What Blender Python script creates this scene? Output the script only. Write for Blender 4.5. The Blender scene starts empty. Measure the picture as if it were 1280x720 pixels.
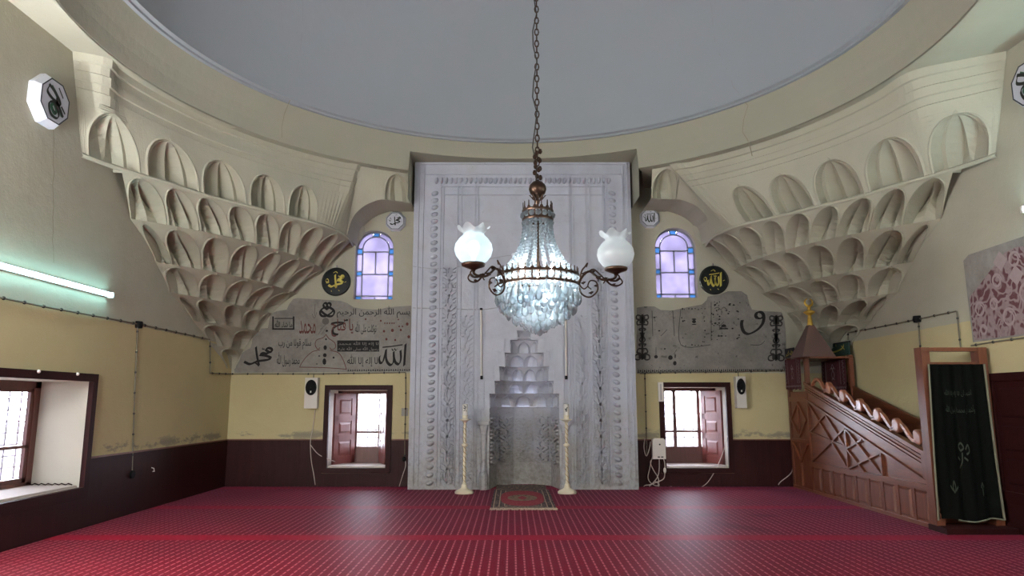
import bpy, math, random
from mathutils import Vector, Matrix
random.seed(7)
SC = bpy.context.scene
COL = SC.collection
PI = math.pi

# ------------------------------------------------------------------ camera, world, lights, exposure
CX, CY, CZ = -0.258, -8.14, 1.6
PITCH = math.radians(9.28)
FPX = 875.0
cam = bpy.data.cameras.new('camera')
cam.sensor_width = 36.0
cam.lens = FPX / 1280 * 36
cam.clip_end = 300
camo = bpy.data.objects.new('camera', cam)
COL.objects.link(camo)
camo.location = (CX, CY, CZ)
camo.rotation_euler = (PI / 2 + PITCH, 0, 0)
SC.camera = camo

wd = bpy.data.worlds.new('sky')
SC.world = wd
wd.use_nodes = True
bg = wd.node_tree.nodes['Background']
bg.inputs[0].default_value = (0.82, 0.86, 1.0, 1)
# hazy sky, brightest over the wall the camera faces (its windows are blown out, the side window is not)
wnt = wd.node_tree
wsep = wnt.nodes.new('ShaderNodeSeparateXYZ')
wnt.links.new(wnt.nodes.new('ShaderNodeTexCoord').outputs['Generated'], wsep.inputs[0])


def wmath(op, a, b, clamp=False):
    n = wnt.nodes.new('ShaderNodeMath')
    n.operation = op
    n.use_clamp = clamp
    for i, x in enumerate((a, b)):
        if isinstance(x, (int, float)):
            n.inputs[i].default_value = x
        else:
            wnt.links.new(x, n.inputs[i])
    return n.outputs[0]


wnt.links.new(wmath('ADD', wmath('MULTIPLY', wmath('POWER', wmath('ADD', wsep.outputs[1], 0.0, True), 2.0), 17.0), 1.5), bg.inputs[1])

vs = SC.view_settings
vs.view_transform = 'Standard'
vs.look = 'None'
vs.gamma = 1
vs.use_curve_mapping = False
vs.exposure = 1.58
SC.cycles.use_denoising = True
SC.cycles.sample_clamp_indirect = 6
SC.cycles.max_bounces = 10
SC.cycles.diffuse_bounces = 5
SC.cycles.transparent_max_bounces = 16
SC.cycles.caustics_refractive = False
SC.cycles.caustics_reflective = False


def area(name, loc, rot, sx, sy, energy=1.0, color=(1, 1, 1), portal=False):
    l = bpy.data.lights.new(name, 'AREA')
    l.shape = 'RECTANGLE'
    l.size, l.size_y = sx, sy
    l.energy = energy
    l.color = color
    o = bpy.data.objects.new(name, l)
    COL.objects.link(o)
    o.location = loc
    o.rotation_euler = rot
    if portal:
        l.cycles.is_portal = True
    return o


# portals only tell the renderer where the sky comes in: windows and the open porch behind the camera
area('portal_front_a', (-3.27, 6.78, 1.15), (-PI / 2, 0, 0), 1.3, 1.7, portal=True)
area('portal_front_b', (3.34, 6.78, 1.15), (-PI / 2, 0, 0), 1.3, 1.7, portal=True)
area('portal_side_a', (-6.7, 0.15, 1.2), (0, -PI / 2, 0), 1.6, 2.4, portal=True)
area('portal_arch_a', (-3.03, 6.1, 4.4), (-PI / 2, 0, 0), 0.9, 1.5, portal=True)
area('portal_arch_b', (3.03, 6.1, 4.4), (-PI / 2, 0, 0), 0.9, 1.5, portal=True)
area('portal_porch', (-0.26, -10.6, 1.2), (PI / 2, 0, 0), 1.6, 2.3, portal=True)
area('portal_side_b', (-6.7, -3.6, 1.2), (0, -PI / 2, 0), 1.6, 2.2, portal=True)


# ------------------------------------------------------------------ survey helpers (photograph point -> point on a known plane)
CP, SP = math.cos(PITCH), math.sin(PITCH)


def ray(px, py):
    a, b = px - 640.0, 360.0 - py
    return a, FPX * CP - b * SP, b * CP + FPX * SP


def at_y(px, py, Y):
    a, f, u = ray(px, py)
    s = (Y - CY) / f
    return (a * s + CX, Y, u * s + CZ)


def at_x(px, py, X):
    a, f, u = ray(px, py)
    s = (X - CX) / a
    return (X, f * s + CY, u * s + CZ)


def at_z(px, py, Z):
    a, f, u = ray(px, py)
    s = (Z - CZ) / u
    return (a * s + CX, f * s + CY, Z)


WL, WR, WF, WB = -5.82, 6.0, 5.82, -5.82      # wall planes


def fr(px, py, d=0.0):
    return at_y(px, py, WF - d)


# ------------------------------------------------------------------ materials
MATS = {}


def nodes_of(name):
    m = bpy.data.materials.new(name)
    m.use_nodes = True
    nt = m.node_tree
    return m, nt, nt.nodes['Principled BSDF'], nt.nodes['Material Output']


def noise(nt, scale, detail=4, rough=0.55, vec=None):
    n = nt.nodes.new('ShaderNodeTexNoise')
    n.inputs['Scale'].default_value = scale
    n.inputs['Detail'].default_value = detail
    n.inputs['Roughness'].default_value = rough
    if vec is not None:
        nt.links.new(vec, n.inputs['Vector'])
    return n.outputs['Fac']


def objco(nt):
    return nt.nodes.new('ShaderNodeTexCoord').outputs['Object']


def geopos(nt):
    return nt.nodes.new('ShaderNodeNewGeometry').outputs['Position']


def math_(nt, op, a, b=None, c=None, clamp=False):
    n = nt.nodes.new('ShaderNodeMath')
    n.operation = op
    n.use_clamp = clamp
    for i, x in enumerate((a, b, c)):
        if x is None:
            continue
        if isinstance(x, (int, float)):
            n.inputs[i].default_value = x
        else:
            nt.links.new(x, n.inputs[i])
    return n.outputs[0]


def mixc(nt, fac, a, b, mode='MIX'):
    n = nt.nodes.new('ShaderNodeMix')
    n.data_type = 'RGBA'
    n.blend_type = mode
    for sock, x in ((n.inputs[0], fac), (n.inputs[6], a), (n.inputs[7], b)):
        if isinstance(x, (int, float)):
            sock.default_value = x
        elif isinstance(x, tuple):
            sock.default_value = (x[0], x[1], x[2], 1)
        else:
            nt.links.new(x, sock)
    return n.outputs[2]


def ramp(nt, fac, lo, hi):
    n = nt.nodes.new('ShaderNodeMapRange')
    n.inputs['From Min'].default_value = lo
    n.inputs['From Max'].default_value = hi
    nt.links.new(fac, n.inputs['Value'])
    return n.outputs[0]


def bump(nt, bsdf, height, strength, dist=0.01):
    b = nt.nodes.new('ShaderNodeBump')
    b.inputs['Strength'].default_value = strength
    b.inputs['Distance'].default_value = dist
    nt.links.new(height, b.inputs['Height'])
    nt.links.new(b.outputs[0], bsdf.inputs['Normal'])


def srgb(r, g, b):
    def f(c):
        c /= 255.0
        return c / 12.92 if c < 0.04045 else ((c + 0.055) / 1.055) ** 2.4
    return (f(r), f(g), f(b))


def mat(name, col, rough=0.6, metal=0.0, var=0.0, vscale=4.0, bmp=0.0, bscale=40.0, spec=None, coat=0.0, dist=0.01):
    if name in MATS:
        return MATS[name]
    m, nt, p, out = nodes_of(name)
    p.inputs['Roughness'].default_value = rough
    p.inputs['Metallic'].default_value = metal
    if spec is not None:
        p.inputs['Specular IOR Level'].default_value = spec
    if coat:
        p.inputs['Coat Weight'].default_value = coat
        p.inputs['Coat Roughness'].default_value = 0.25
    co = objco(nt)
    if var:
        f = noise(nt, vscale, 5, 0.6, co)
        c = mixc(nt, f, tuple(x * (1 - var) for x in col), tuple(min(1, x * (1 + var)) for x in col))
        nt.links.new(c, p.inputs['Base Color'])
    else:
        p.inputs['Base Color'].default_value = (*col, 1)
    if bmp:
        bump(nt, p, noise(nt, bscale, 4, 0.6, co), bmp, dist)
    MATS[name] = m
    return m


def wood(name, c1, c2, rough=0.42, axis='Z', scale=1.0, coat=0.25):
    if name in MATS:
        return MATS[name]
    m, nt, p, out = nodes_of(name)
    co = objco(nt)
    mp = nt.nodes.new('ShaderNodeMapping')
    sc = {'X': (1.2, 14, 14), 'Y': (14, 1.2, 14), 'Z': (14, 14, 1.2)}[axis]
    mp.inputs['Scale'].default_value = tuple(s * scale for s in sc)
    nt.links.new(co, mp.inputs['Vector'])
    f = noise(nt, 2.0, 6, 0.65, mp.outputs[0])
    f2 = noise(nt, 0.9, 3, 0.5, co)
    c = mixc(nt, ramp(nt, f, 0.3, 0.7), c1, c2)
    c = mixc(nt, math_(nt, 'MULTIPLY', f2, 0.45), c, tuple(x * 0.55 for x in c1))
    nt.links.new(c, p.inputs['Base Color'])
    p.inputs['Roughness'].default_value = rough
    p.inputs['Coat Weight'].default_value = coat
    p.inputs['Coat Roughness'].default_value = 0.3
    p.inputs['Specular IOR Level'].default_value = 0.5 if coat else 0.15
    bump(nt, p, f, 0.12, 0.004)
    MATS[name] = m
    return m


YELLOW = srgb(200, 188, 146)
CREAM = srgb(183, 180, 162)


def wallpaint(name, thr, stain=True):
    """limewash: yellow paint below a line, older grey cream above it, damp scars over the dado"""
    m, nt, p, out = nodes_of(name)
    pos = geopos(nt)
    sep = nt.nodes.new('ShaderNodeSeparateXYZ')
    nt.links.new(pos, sep.inputs[0])
    z = sep.outputs[2]
    n1 = noise(nt, 1.1, 6, 0.6, pos)
    n2 = noise(nt, 7.0, 6, 0.65, pos)
    n3 = noise(nt, 38.0, 4, 0.6, pos)
    hi = mixc(nt, ramp(nt, n1, 0.3, 0.7), tuple(x * 0.88 for x in CREAM), CREAM)
    hi = mixc(nt, math_(nt, 'MULTIPLY', ramp(nt, n2, 0.35, 0.8), 0.35), hi, srgb(178, 172, 152))
    lo = mixc(nt, ramp(nt, n1, 0.3, 0.75), tuple(x * 0.92 for x in YELLOW), YELLOW)
    if thr is None:
        c = hi
    else:
        zz = math_(nt, 'ADD', z, math_(nt, 'MULTIPLY', math_(nt, 'SUBTRACT', n2, 0.5), 0.03))
        c = mixc(nt, ramp(nt, zz, thr - 0.006, thr + 0.006), lo, hi)
        if stain:
            band = math_(nt, 'SUBTRACT', 1.0, ramp(nt, math_(nt, 'ABSOLUTE', math_(nt, 'SUBTRACT', z, 0.97)), 0.02, 0.16))
            mp = nt.nodes.new('ShaderNodeMapping')
            mp.inputs['Scale'].default_value = (1, 1, 2.2)
            nt.links.new(pos, mp.inputs['Vector'])
            s = noise(nt, 1.5, 8, 0.72, mp.outputs[0])
            msk = math_(nt, 'MULTIPLY', ramp(nt, math_(nt, 'ADD', s, math_(nt, 'MULTIPLY', band, 0.13)), 0.60, 0.66), band)
            c = mixc(nt, math_(nt, 'MULTIPLY', msk, 0.75), c, srgb(132, 126, 118))
    nt.links.new(c, p.inputs['Base Color'])
    p.inputs['Roughness'].default_value = 0.85
    p.inputs['Specular IOR Level'].default_value = 0.2
    h = math_(nt, 'ADD', math_(nt, 'MULTIPLY', n2, 0.8), math_(nt, 'MULTIPLY', n3, 0.25))
    bump(nt, p, h, 0.45, 0.02)
    MATS[name] = m
    return m


M_FRONT = wallpaint('paint_front', 2.17)
M_LEFT = wallpaint('paint_side_a', 2.72)
M_RIGHT = wallpaint('paint_side_b', 2.70)
M_UP = wallpaint('paint_upper', None)
M_DRUM = mat('paint_drum', srgb(160, 158, 142), 0.85, var=0.06, vscale=1.5, bmp=0.3, bscale=9, spec=0.2, dist=0.02)
M_DOME = mat('dome_white', srgb(154, 159, 164), 0.85, var=0.03, vscale=1.2, bmp=0.2, bscale=7, spec=0.2, dist=0.02)
M_DADO = wood('dado_red', srgb(54, 22, 22), srgb(43, 17, 17), 0.5, 'Z', 0.6, 0.0)
M_DADOTRIM = wood('dado_trim', srgb(128, 78, 58), srgb(104, 58, 44), 0.5, 'X')
M_FRAME = wood('frame_dark', srgb(50, 17, 17), srgb(38, 12, 13), 0.55, 'Z', 1.0, 0.0)
M_LEAF = wood('leaf_redbrown', srgb(140, 78, 72), srgb(118, 60, 56), 0.4, 'Z')
M_SASH = wood('sash_brown', srgb(112, 66, 60), srgb(88, 48, 46), 0.45, 'Z')
M_MINBAR = wood('minbar_oak', srgb(132, 76, 50), srgb(96, 52, 35), 0.4, 'Y', 0.8, 0.15)
M_MINBARV = wood('minbar_oak_upright', srgb(124, 69, 46), srgb(90, 48, 32), 0.42, 'Z', 0.8, 0.15)
M_SCROLL = wood('minbar_scroll', srgb(170, 108, 80), srgb(142, 84, 60), 0.36, 'Y', 0.8, 0.4)
M_CABLE = mat('cable_dark', srgb(112, 104, 86), 0.6)
M_CLIP = mat('clip_dark', srgb(52, 50, 46), 0.5)
M_BLACK = mat('black_plastic', srgb(14, 14, 15), 0.6, spec=0.15)
M_WHITEP = mat('white_plastic', srgb(214, 208, 200), 0.5)
M_WIRE = mat('white_wire', srgb(200, 186, 176), 0.6)
M_BRASS = mat('gold_leaf', srgb(222, 182, 84), 0.35, 0.7)
M_GOLDPAINT = mat('gold_paint', srgb(196, 178, 78), 0.45, 0.3)
M_BRONZE = mat('aged_bronze', srgb(74, 56, 46), 0.38, 0.85, var=0.25, vscale=30)
M_INK = mat('mural_ink', srgb(30, 28, 28), 0.85, var=0.3, vscale=25)
M_INKRED = mat('mural_ink_red', srgb(98, 52, 46), 0.85, var=0.25, vscale=25)
M_INKPALE = mat('mural_ink_pale', srgb(134, 130, 126), 0.85, var=0.25, vscale=25)
M_CRACK = mat('crack_dark', srgb(140, 132, 114), 0.9)
M_CRACKD = mat('crack_grey', srgb(150, 152, 154), 0.9)
M_CANDLE = mat('candlestick_ivory', srgb(218, 206, 180), 0.4, var=0.05, vscale=10)
M_TWIST = mat('candlestick_gilt', srgb(178, 150, 92), 0.45, 0.3)
M_PLAQUE = mat('plaque_white', srgb(196, 198, 208), 0.5)
M_PLAQUELINE = mat('plaque_line', srgb(60, 64, 70), 0.6)
M_SCRIPT = mat('plaque_script', srgb(24, 30, 26), 0.5)
M_SCRIPTG = mat('plaque_green', srgb(44, 92, 66), 0.5)
M_DISC = mat('disc_black', srgb(12, 17, 18), 0.4, spec=0.2)
M_DISCRIM = mat('disc_rim', srgb(30, 34, 34), 0.3)
M_SPIRE = mat('spire_lead', srgb(108, 84, 78), 0.5, var=0.1, vscale=6)
M_GREENCLOTH = mat('curtain_green', srgb(9, 11, 8), 0.95, spec=0.1, var=0.3, vscale=6, bmp=0.3, bscale=160)
M_PIPING = mat('curtain_piping', srgb(116, 112, 92), 0.7)
M_EMB = mat('curtain_embroidery', srgb(46, 52, 40), 0.8)
M_REDCLOTH = mat('velvet_red', srgb(70, 20, 30), 0.8, var=0.2, vscale=8, bmp=0.2, bscale=150)
M_SILVER = mat('silver_thread', srgb(150, 138, 140), 0.5, 0.3)
M_BANNER = mat('banner_green', srgb(28, 58, 52), 0.7)
M_BANNERD = mat('banner_dark', srgb(30, 30, 34), 0.7)
M_IRON = mat('iron_bar', srgb(150, 140, 156), 0.5, 0.4)
M_LEAD = mat('window_came', srgb(128, 130, 138), 0.5, 0.2)
M_SILLCLOTH = mat('sill_cloth', srgb(196, 184, 176), 0.9, var=0.12, vscale=14)
M_REVEAL = mat('reveal_paint', srgb(188, 183, 170), 0.85, var=0.06, vscale=3, bmp=0.3, bscale=12, spec=0.2, dist=0.02)


def pane_mat(name, col, thru=0.85, milky=0.0):
    m, nt, p, out = nodes_of(name)
    nt.nodes.remove(p)
    t = nt.nodes.new('ShaderNodeBsdfTransparent')
    t.inputs[0].default_value = (*col, 1)
    g = nt.nodes.new('ShaderNodeBsdfGlossy')
    g.inputs['Roughness'].default_value = 0.05
    a = nt.nodes.new('ShaderNodeMixShader')
    a.inputs[0].default_value = 0.06
    nt.links.new(t.outputs[0], a.inputs[1])
    nt.links.new(g.outputs[0], a.inputs[2])
    last = a
    if milky:
        tr = nt.nodes.new('ShaderNodeBsdfTranslucent')
        co = geopos(nt)
        n = noise(nt, 2.2, 2, 0.5, co)
        nt.links.new(mixc(nt, ramp(nt, n, 0.35, 0.65), tuple(c * 0.8 for c in col), tuple(c * 1.3 for c in col)), tr.inputs[0])
        b = nt.nodes.new('ShaderNodeMixShader')
        b.inputs[0].default_value = milky
        nt.links.new(a.outputs[0], b.inputs[1])
        nt.links.new(tr.outputs[0], b.inputs[2])
        last = b
    nt.links.new(last.outputs[0], out.inputs[0])
    MATS[name] = m
    return m


M_GLASS = pane_mat('clear_pane', (0.95, 0.96, 0.97))
M_PANEPINK = pane_mat('frosted_pink_pane', (0.20, 0.185, 0.235), milky=0.75)
M_PANEBLUE = pane_mat('frosted_blue_pane', (0.075, 0.135, 0.21), milky=0.75)


def emit_mat(name, col, strength):
    m, nt, p, out = nodes_of(name)
    p.inputs['Base Color'].default_value = (*col, 1)
    p.inputs['Emission Color'].default_value = (*col, 1)
    p.inputs['Emission Strength'].default_value = strength
    MATS[name] = m
    return m


M_TUBE = emit_mat('fluorescent_glow', (0.45, 0.93, 1.0), 6.0)
M_FILL2 = emit_mat('fill_tube_rear', (0.94, 0.96, 1.0), 20.0)  # unseen rear tube, added as fill for walls and dome
M_FILL6 = emit_mat('fill_tube_side', (0.94, 0.97, 1.0), 340.0)  # unseen tube added to brighten the opposite wall
M_FILL3 = emit_mat('fill_tube_entrance', (0.94, 0.96, 1.0), 300.0)  # unseen entrance tube added to fill the front of the room
M_TUBE4 = emit_mat('fluorescent_far', (0.62, 0.95, 1.0), 20.0)
M_FILL5 = emit_mat('fill_tube_dim', (0.92, 0.96, 1.0), 110.0)  # weaker unseen entrance tube, also added fill
M_BULB = emit_mat('bulb_glow', (0.86, 0.96, 1.0), 60.0)
M_BULB2 = emit_mat('bulb_soft', (0.60, 0.90, 1.0), 2.2)
M_BULBOFF = mat('bulb_off', (0.8, 0.8, 0.8), 0.2)


def shade_mat():
    m, nt, p, out = nodes_of('opal_glass')
    nt.nodes.remove(p)
    tr = nt.nodes.new('ShaderNodeBsdfTranslucent')
    tr.inputs[0].default_value = (0.88, 0.93, 0.95, 1)
    df = nt.nodes.new('ShaderNodeBsdfDiffuse')
    df.inputs[0].default_value = (0.85, 0.88, 0.9, 1)
    tp = nt.nodes.new('ShaderNodeBsdfTransparent')
    gl = nt.nodes.new('ShaderNodeBsdfGlossy')
    gl.inputs['Roughness'].default_value = 0.12
    last = tr
    for sh, f in ((df, 0.3), (tp, 0.22), (gl, 0.07)):
        x = nt.nodes.new('ShaderNodeMixShader')
        x.inputs[0].default_value = f
        nt.links.new(last.outputs[0], x.inputs[1])
        nt.links.new(sh.outputs[0], x.inputs[2])
        last = x
    nt.links.new(last.outputs[0], out.inputs[0])
    return m


M_OPAL = shade_mat()


def crystal_mat():
    m, nt, p, out = nodes_of('cut_crystal')
    nt.nodes.remove(p)
    g = nt.nodes.new('ShaderNodeBsdfGlass')
    g.inputs['IOR'].default_value = 1.5
    g.inputs['Roughness'].default_value = 0.03
    g.inputs['Color'].default_value = (0.95, 0.98, 1, 1)
    tp = nt.nodes.new('ShaderNodeBsdfTransparent')
    tp.inputs[0].default_value = (0.92, 0.97, 1, 1)
    tr = nt.nodes.new('ShaderNodeBsdfTranslucent')
    tr.inputs[0].default_value = (0.9, 0.96, 1, 1)
    last = g
    for sh, f in ((tp, 0.30), (tr, 0.26)):
        x = nt.nodes.new('ShaderNodeMixShader')
        x.inputs[0].default_value = f
        nt.links.new(last.outputs[0], x.inputs[1])
        nt.links.new(sh.outputs[0], x.inputs[2])
        last = x
    nt.links.new(last.outputs[0], out.inputs[0])
    return m


M_CRYSTAL = crystal_mat()


def carpet_mat():
    """red fitted prayer carpet: ribs of pale dashes, plain row stripes (all woven colour)"""
    m, nt, p, out = nodes_of('prayer_carpet')
    pos = objco(nt)
    sep = nt.nodes.new('ShaderNodeSeparateXYZ')
    nt.links.new(pos, sep.inputs[0])
    x, y = sep.outputs[0], sep.outputs[1]
    red = mixc(nt, ramp(nt, noise(nt, 1.3, 5, 0.6, pos), 0.3, 0.7), srgb(84, 11, 20), srgb(101, 16, 27))
    red = mixc(nt, math_(nt, 'MULTIPLY', noise(nt, 60, 3, 0.6, pos), 0.3), red, srgb(84, 17, 28))
    # dashes in columns 0.15 m apart, 0.13 m period along y, every other column shifted
    u = math_(nt, 'DIVIDE', x, 0.088)
    colid = math_(nt, 'FLOOR', u)
    fu = math_(nt, 'FRACT', u)
    v = math_(nt, 'ADD', math_(nt, 'DIVIDE', y, 0.12), math_(nt, 'MULTIPLY', math_(nt, 'MODULO', math_(nt, 'ABSOLUTE', colid), 2.0), 0.5))
    fv = math_(nt, 'FRACT', v)
    du = math_(nt, 'ABSOLUTE', math_(nt, 'SUBTRACT', fu, 0.5))
    dv = math_(nt, 'ABSOLUTE', math_(nt, 'SUBTRACT', fv, 0.5))
    dash = math_(nt, 'MULTIPLY', math_(nt, 'LESS_THAN', du, 0.10), math_(nt, 'LESS_THAN', dv, 0.38))
    # darker weft lines between the dashes
    weft0 = math_(nt, 'LESS_THAN', math_(nt, 'ABSOLUTE', math_(nt, 'SUBTRACT', math_(nt, 'FRACT', math_(nt, 'ADD', v, 0.5)), 0.5)), 0.14)
    c = mixc(nt, math_(nt, 'MULTIPLY', weft0, 0.22), red, srgb(72, 16, 26))
    c = mixc(nt, math_(nt, 'MULTIPLY', dash, 0.5), c, srgb(186, 112, 118))
    # plain stripe every 2.45 m
    st = math_(nt, 'FRACT', math_(nt, 'DIVIDE', math_(nt, 'ADD', y, 24.5 - 3.08 + 0.16), 2.45))
    stripe = math_(nt, 'LESS_THAN', st, 0.13)
    plain = mixc(nt, ramp(nt, noise(nt, 3.0, 4, 0.6, pos), 0.3, 0.7), srgb(118, 12, 26), srgb(130, 17, 33))
    c = mixc(nt, stripe, c, plain)
    # soft dark ellipses over the pile colour
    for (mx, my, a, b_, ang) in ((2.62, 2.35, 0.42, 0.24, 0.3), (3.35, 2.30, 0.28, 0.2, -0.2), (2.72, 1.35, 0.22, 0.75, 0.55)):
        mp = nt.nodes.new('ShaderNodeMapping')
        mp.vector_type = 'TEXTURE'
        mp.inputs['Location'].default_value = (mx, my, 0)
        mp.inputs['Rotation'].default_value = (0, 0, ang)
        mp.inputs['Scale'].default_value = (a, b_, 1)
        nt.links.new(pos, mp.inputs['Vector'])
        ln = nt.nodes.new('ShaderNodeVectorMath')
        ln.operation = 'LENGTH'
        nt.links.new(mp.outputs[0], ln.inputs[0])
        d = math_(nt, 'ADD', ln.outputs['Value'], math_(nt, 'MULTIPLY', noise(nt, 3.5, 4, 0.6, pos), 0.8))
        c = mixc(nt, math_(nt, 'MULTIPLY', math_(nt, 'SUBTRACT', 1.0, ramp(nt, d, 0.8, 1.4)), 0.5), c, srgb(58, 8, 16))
    nt.links.new(c, p.inputs['Base Color'])
    p.inputs['Roughness'].default_value = 0.5
    p.inputs['Specular IOR Level'].default_value = 0.01
    p.inputs['Sheen Weight'].default_value = 0.11
    p.inputs['Sheen Roughness'].default_value = 0.25
    p.inputs['Sheen Tint'].default_value = (0.90, 0.34, 0.66, 1)
    bump(nt, p, math_(nt, 'ADD', math_(nt, 'MULTIPLY', noise(nt, 90, 3, 0.6, pos), 0.6), dash), 0.4, 0.01)
    return m


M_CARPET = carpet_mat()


def mihrab_mat(name, dirty):
    m, nt, p, out = nodes_of(name)
    pos = geopos(nt)
    sep = nt.nodes.new('ShaderNodeSeparateXYZ')
    nt.links.new(pos, sep.inputs[0])
    z = sep.outputs[2]
    n1 = noise(nt, 1.6, 6, 0.65, pos)
    n2 = noise(nt, 14, 5, 0.65, pos)
    c = mixc(nt, ramp(nt, n1, 0.3, 0.7), srgb(174, 176, 187), srgb(194, 197, 208))
    low = math_(nt, 'SUBTRACT', 1.0, ramp(nt, z, 0.1, 2.0))
    msk = ramp(nt, math_(nt, 'ADD', n1, math_(nt, 'MULTIPLY', low, dirty)), 0.55, 0.95)
    c = mixc(nt, math_(nt, 'MULTIPLY', msk, 0.75), c, srgb(150, 142, 128))
    grim = math_(nt, 'MULTIPLY', ramp(nt, math_(nt, 'ADD', n2, math_(nt, 'MULTIPLY', low, dirty * 0.5)), 0.62, 0.9), 0.6)
    c = mixc(nt, grim, c, srgb(112, 104, 96))
    nt.links.new(c, p.inputs['Base Color'])
    p.inputs['Roughness'].default_value = 0.8
    p.inputs['Specular IOR Level'].default_value = 0.2
    bump(nt, p, n2, 0.35, 0.012)
    MATS[name] = m
    return m


M_MIHRAB = mihrab_mat('whitewash', 0.35)
M_NICHE = mihrab_mat('whitewash_worn', 0.5)


def plaster_mat(name, a, b, spots=None):
    m, nt, p, out = nodes_of(name)
    pos = objco(nt)
    n1 = noise(nt, 2.2, 7, 0.7, pos)
    n2 = noise(nt, 16, 6, 0.7, pos)
    c = mixc(nt, ramp(nt, n1, 0.3, 0.7), a, b)
    c = mixc(nt, math_(nt, 'MULTIPLY', ramp(nt, n2, 0.45, 0.8), 0.5), c, tuple(x * 0.5 for x in a))
    if spots:
        c = mixc(nt, math_(nt, 'MULTIPLY', ramp(nt, noise(nt, 9, 4, 0.6, pos), 0.62, 0.68), 0.8), c, spots)
    nt.links.new(c, p.inputs['Base Color'])
    p.inputs['Roughness'].default_value = 0.9
    p.inputs['Specular IOR Level'].default_value = 0.15
    bump(nt, p, n2, 0.3, 0.01)
    MATS[name] = m
    return m


M_MURAL = plaster_mat('mural_plaster', srgb(160, 156, 150), srgb(126, 123, 118))
M_MURALR = plaster_mat('mural_plaster_worn', srgb(154, 150, 144), srgb(120, 117, 113), srgb(90, 87, 84))


def swirl_mat():
    m, nt, p, out = nodes_of('painted_scrolls')
    pos = objco(nt)
    v = nt.nodes.new('ShaderNodeTexVoronoi')
    v.feature = 'DISTANCE_TO_EDGE'
    v.inputs['Scale'].default_value = 4.5
    d = nt.nodes.new('ShaderNodeVectorMath')
    nz = nt.nodes.new('ShaderNodeTexNoise')
    nz.inputs['Scale'].default_value = 3.0
    nt.links.new(pos, nz.inputs['Vector'])
    nt.links.new(pos, d.inputs[0])
    nt.links.new(nz.outputs['Color'], d.inputs[1])
    nt.links.new(d.outputs[0], v.inputs['Vector'])
    n = noise(nt, 13, 5, 0.65, pos)
    c = mixc(nt, ramp(nt, v.outputs[0], 0.08, 0.2), srgb(150, 132, 132), srgb(96, 54, 60))
    c = mixc(nt, math_(nt, 'MULTIPLY', ramp(nt, n, 0.5, 0.75), 0.6), c, srgb(120, 96, 98))
    nt.links.new(c, p.inputs['Base Color'])
    p.inputs['Roughness'].default_value = 0.9
    return m


M_SWIRL = swirl_mat()


def rug_mat():
    """woven rug: dark borders with small flowers, red field, cream medallion (flat pattern)"""
    m, nt, p, out = nodes_of('rug_weave')
    pos = objco(nt)
    sep = nt.nodes.new('ShaderNodeSeparateXYZ')
    nt.links.new(pos, sep.inputs[0])
    x = math_(nt, 'ABSOLUTE', sep.outputs[0])
    y = sep.outputs[1]
    ya = math_(nt, 'ABSOLUTE', math_(nt, 'SUBTRACT', y, 1.2))
    dx = math_(nt, 'SUBTRACT', 0.5, x)
    dy = math_(nt, 'SUBTRACT', 1.2, ya)
    e = math_(nt, 'MINIMUM', dx, dy)
    v = nt.nodes.new('ShaderNodeTexVoronoi')
    v.inputs['Scale'].default_value = 17
    nt.links.new(pos, v.inputs['Vector'])
    spots = math_(nt, 'LESS_THAN', v.outputs['Distance'], 0.33)
    dark = srgb(52, 40, 42)
    c = mixc(nt, spots, dark, srgb(128, 106, 92))
    line = math_(nt, 'LESS_THAN', math_(nt, 'ABSOLUTE', math_(nt, 'SUBTRACT', math_(nt, 'FRACT', math_(nt, 'DIVIDE', e, 0.085)), 0.5)), 0.1)
    c = mixc(nt, line, c, srgb(150, 128, 108))
    ex = math_(nt, 'POWER', math_(nt, 'DIVIDE', x, 0.36), 2.6)
    ey = math_(nt, 'POWER', math_(nt, 'DIVIDE', ya, 0.98), 2.6)
    el = math_(nt, 'ADD', ex, ey)
    fld = mixc(nt, math_(nt, 'MULTIPLY', spots, 0.25), srgb(130, 22, 42), srgb(170, 90, 84))
    c = mixc(nt, math_(nt, 'LESS_THAN', el, 1.0), c, fld)
    m1 = math_(nt, 'ADD', math_(nt, 'POWER', math_(nt, 'DIVIDE', x, 0.25), 2.0), math_(nt, 'POWER', math_(nt, 'DIVIDE', ya, 0.34), 2.0))
    c = mixc(nt, math_(nt, 'LESS_THAN', m1, 1.0), c, mixc(nt, spots, srgb(120, 98, 78), srgb(66, 40, 40)))
    m2 = math_(nt, 'ADD', math_(nt, 'DIVIDE', x, 0.088), math_(nt, 'DIVIDE', ya, 0.2))
    c = mixc(nt, math_(nt, 'LESS_THAN', m2, 1.0), c, srgb(132, 34, 48))
    nt.links.new(c, p.inputs['Base Color'])
    p.inputs['Roughness'].default_value = 0.95
    bump(nt, p, noise(nt, 120, 3, 0.6, pos), 0.3, 0.006)
    return m


M_RUG = rug_mat()
M_FRINGE = mat('rug_fringe', srgb(170, 152, 132), 0.95)

# ------------------------------------------------------------------ mesh helpers
WT = {}      # world position of each object's origin


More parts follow.
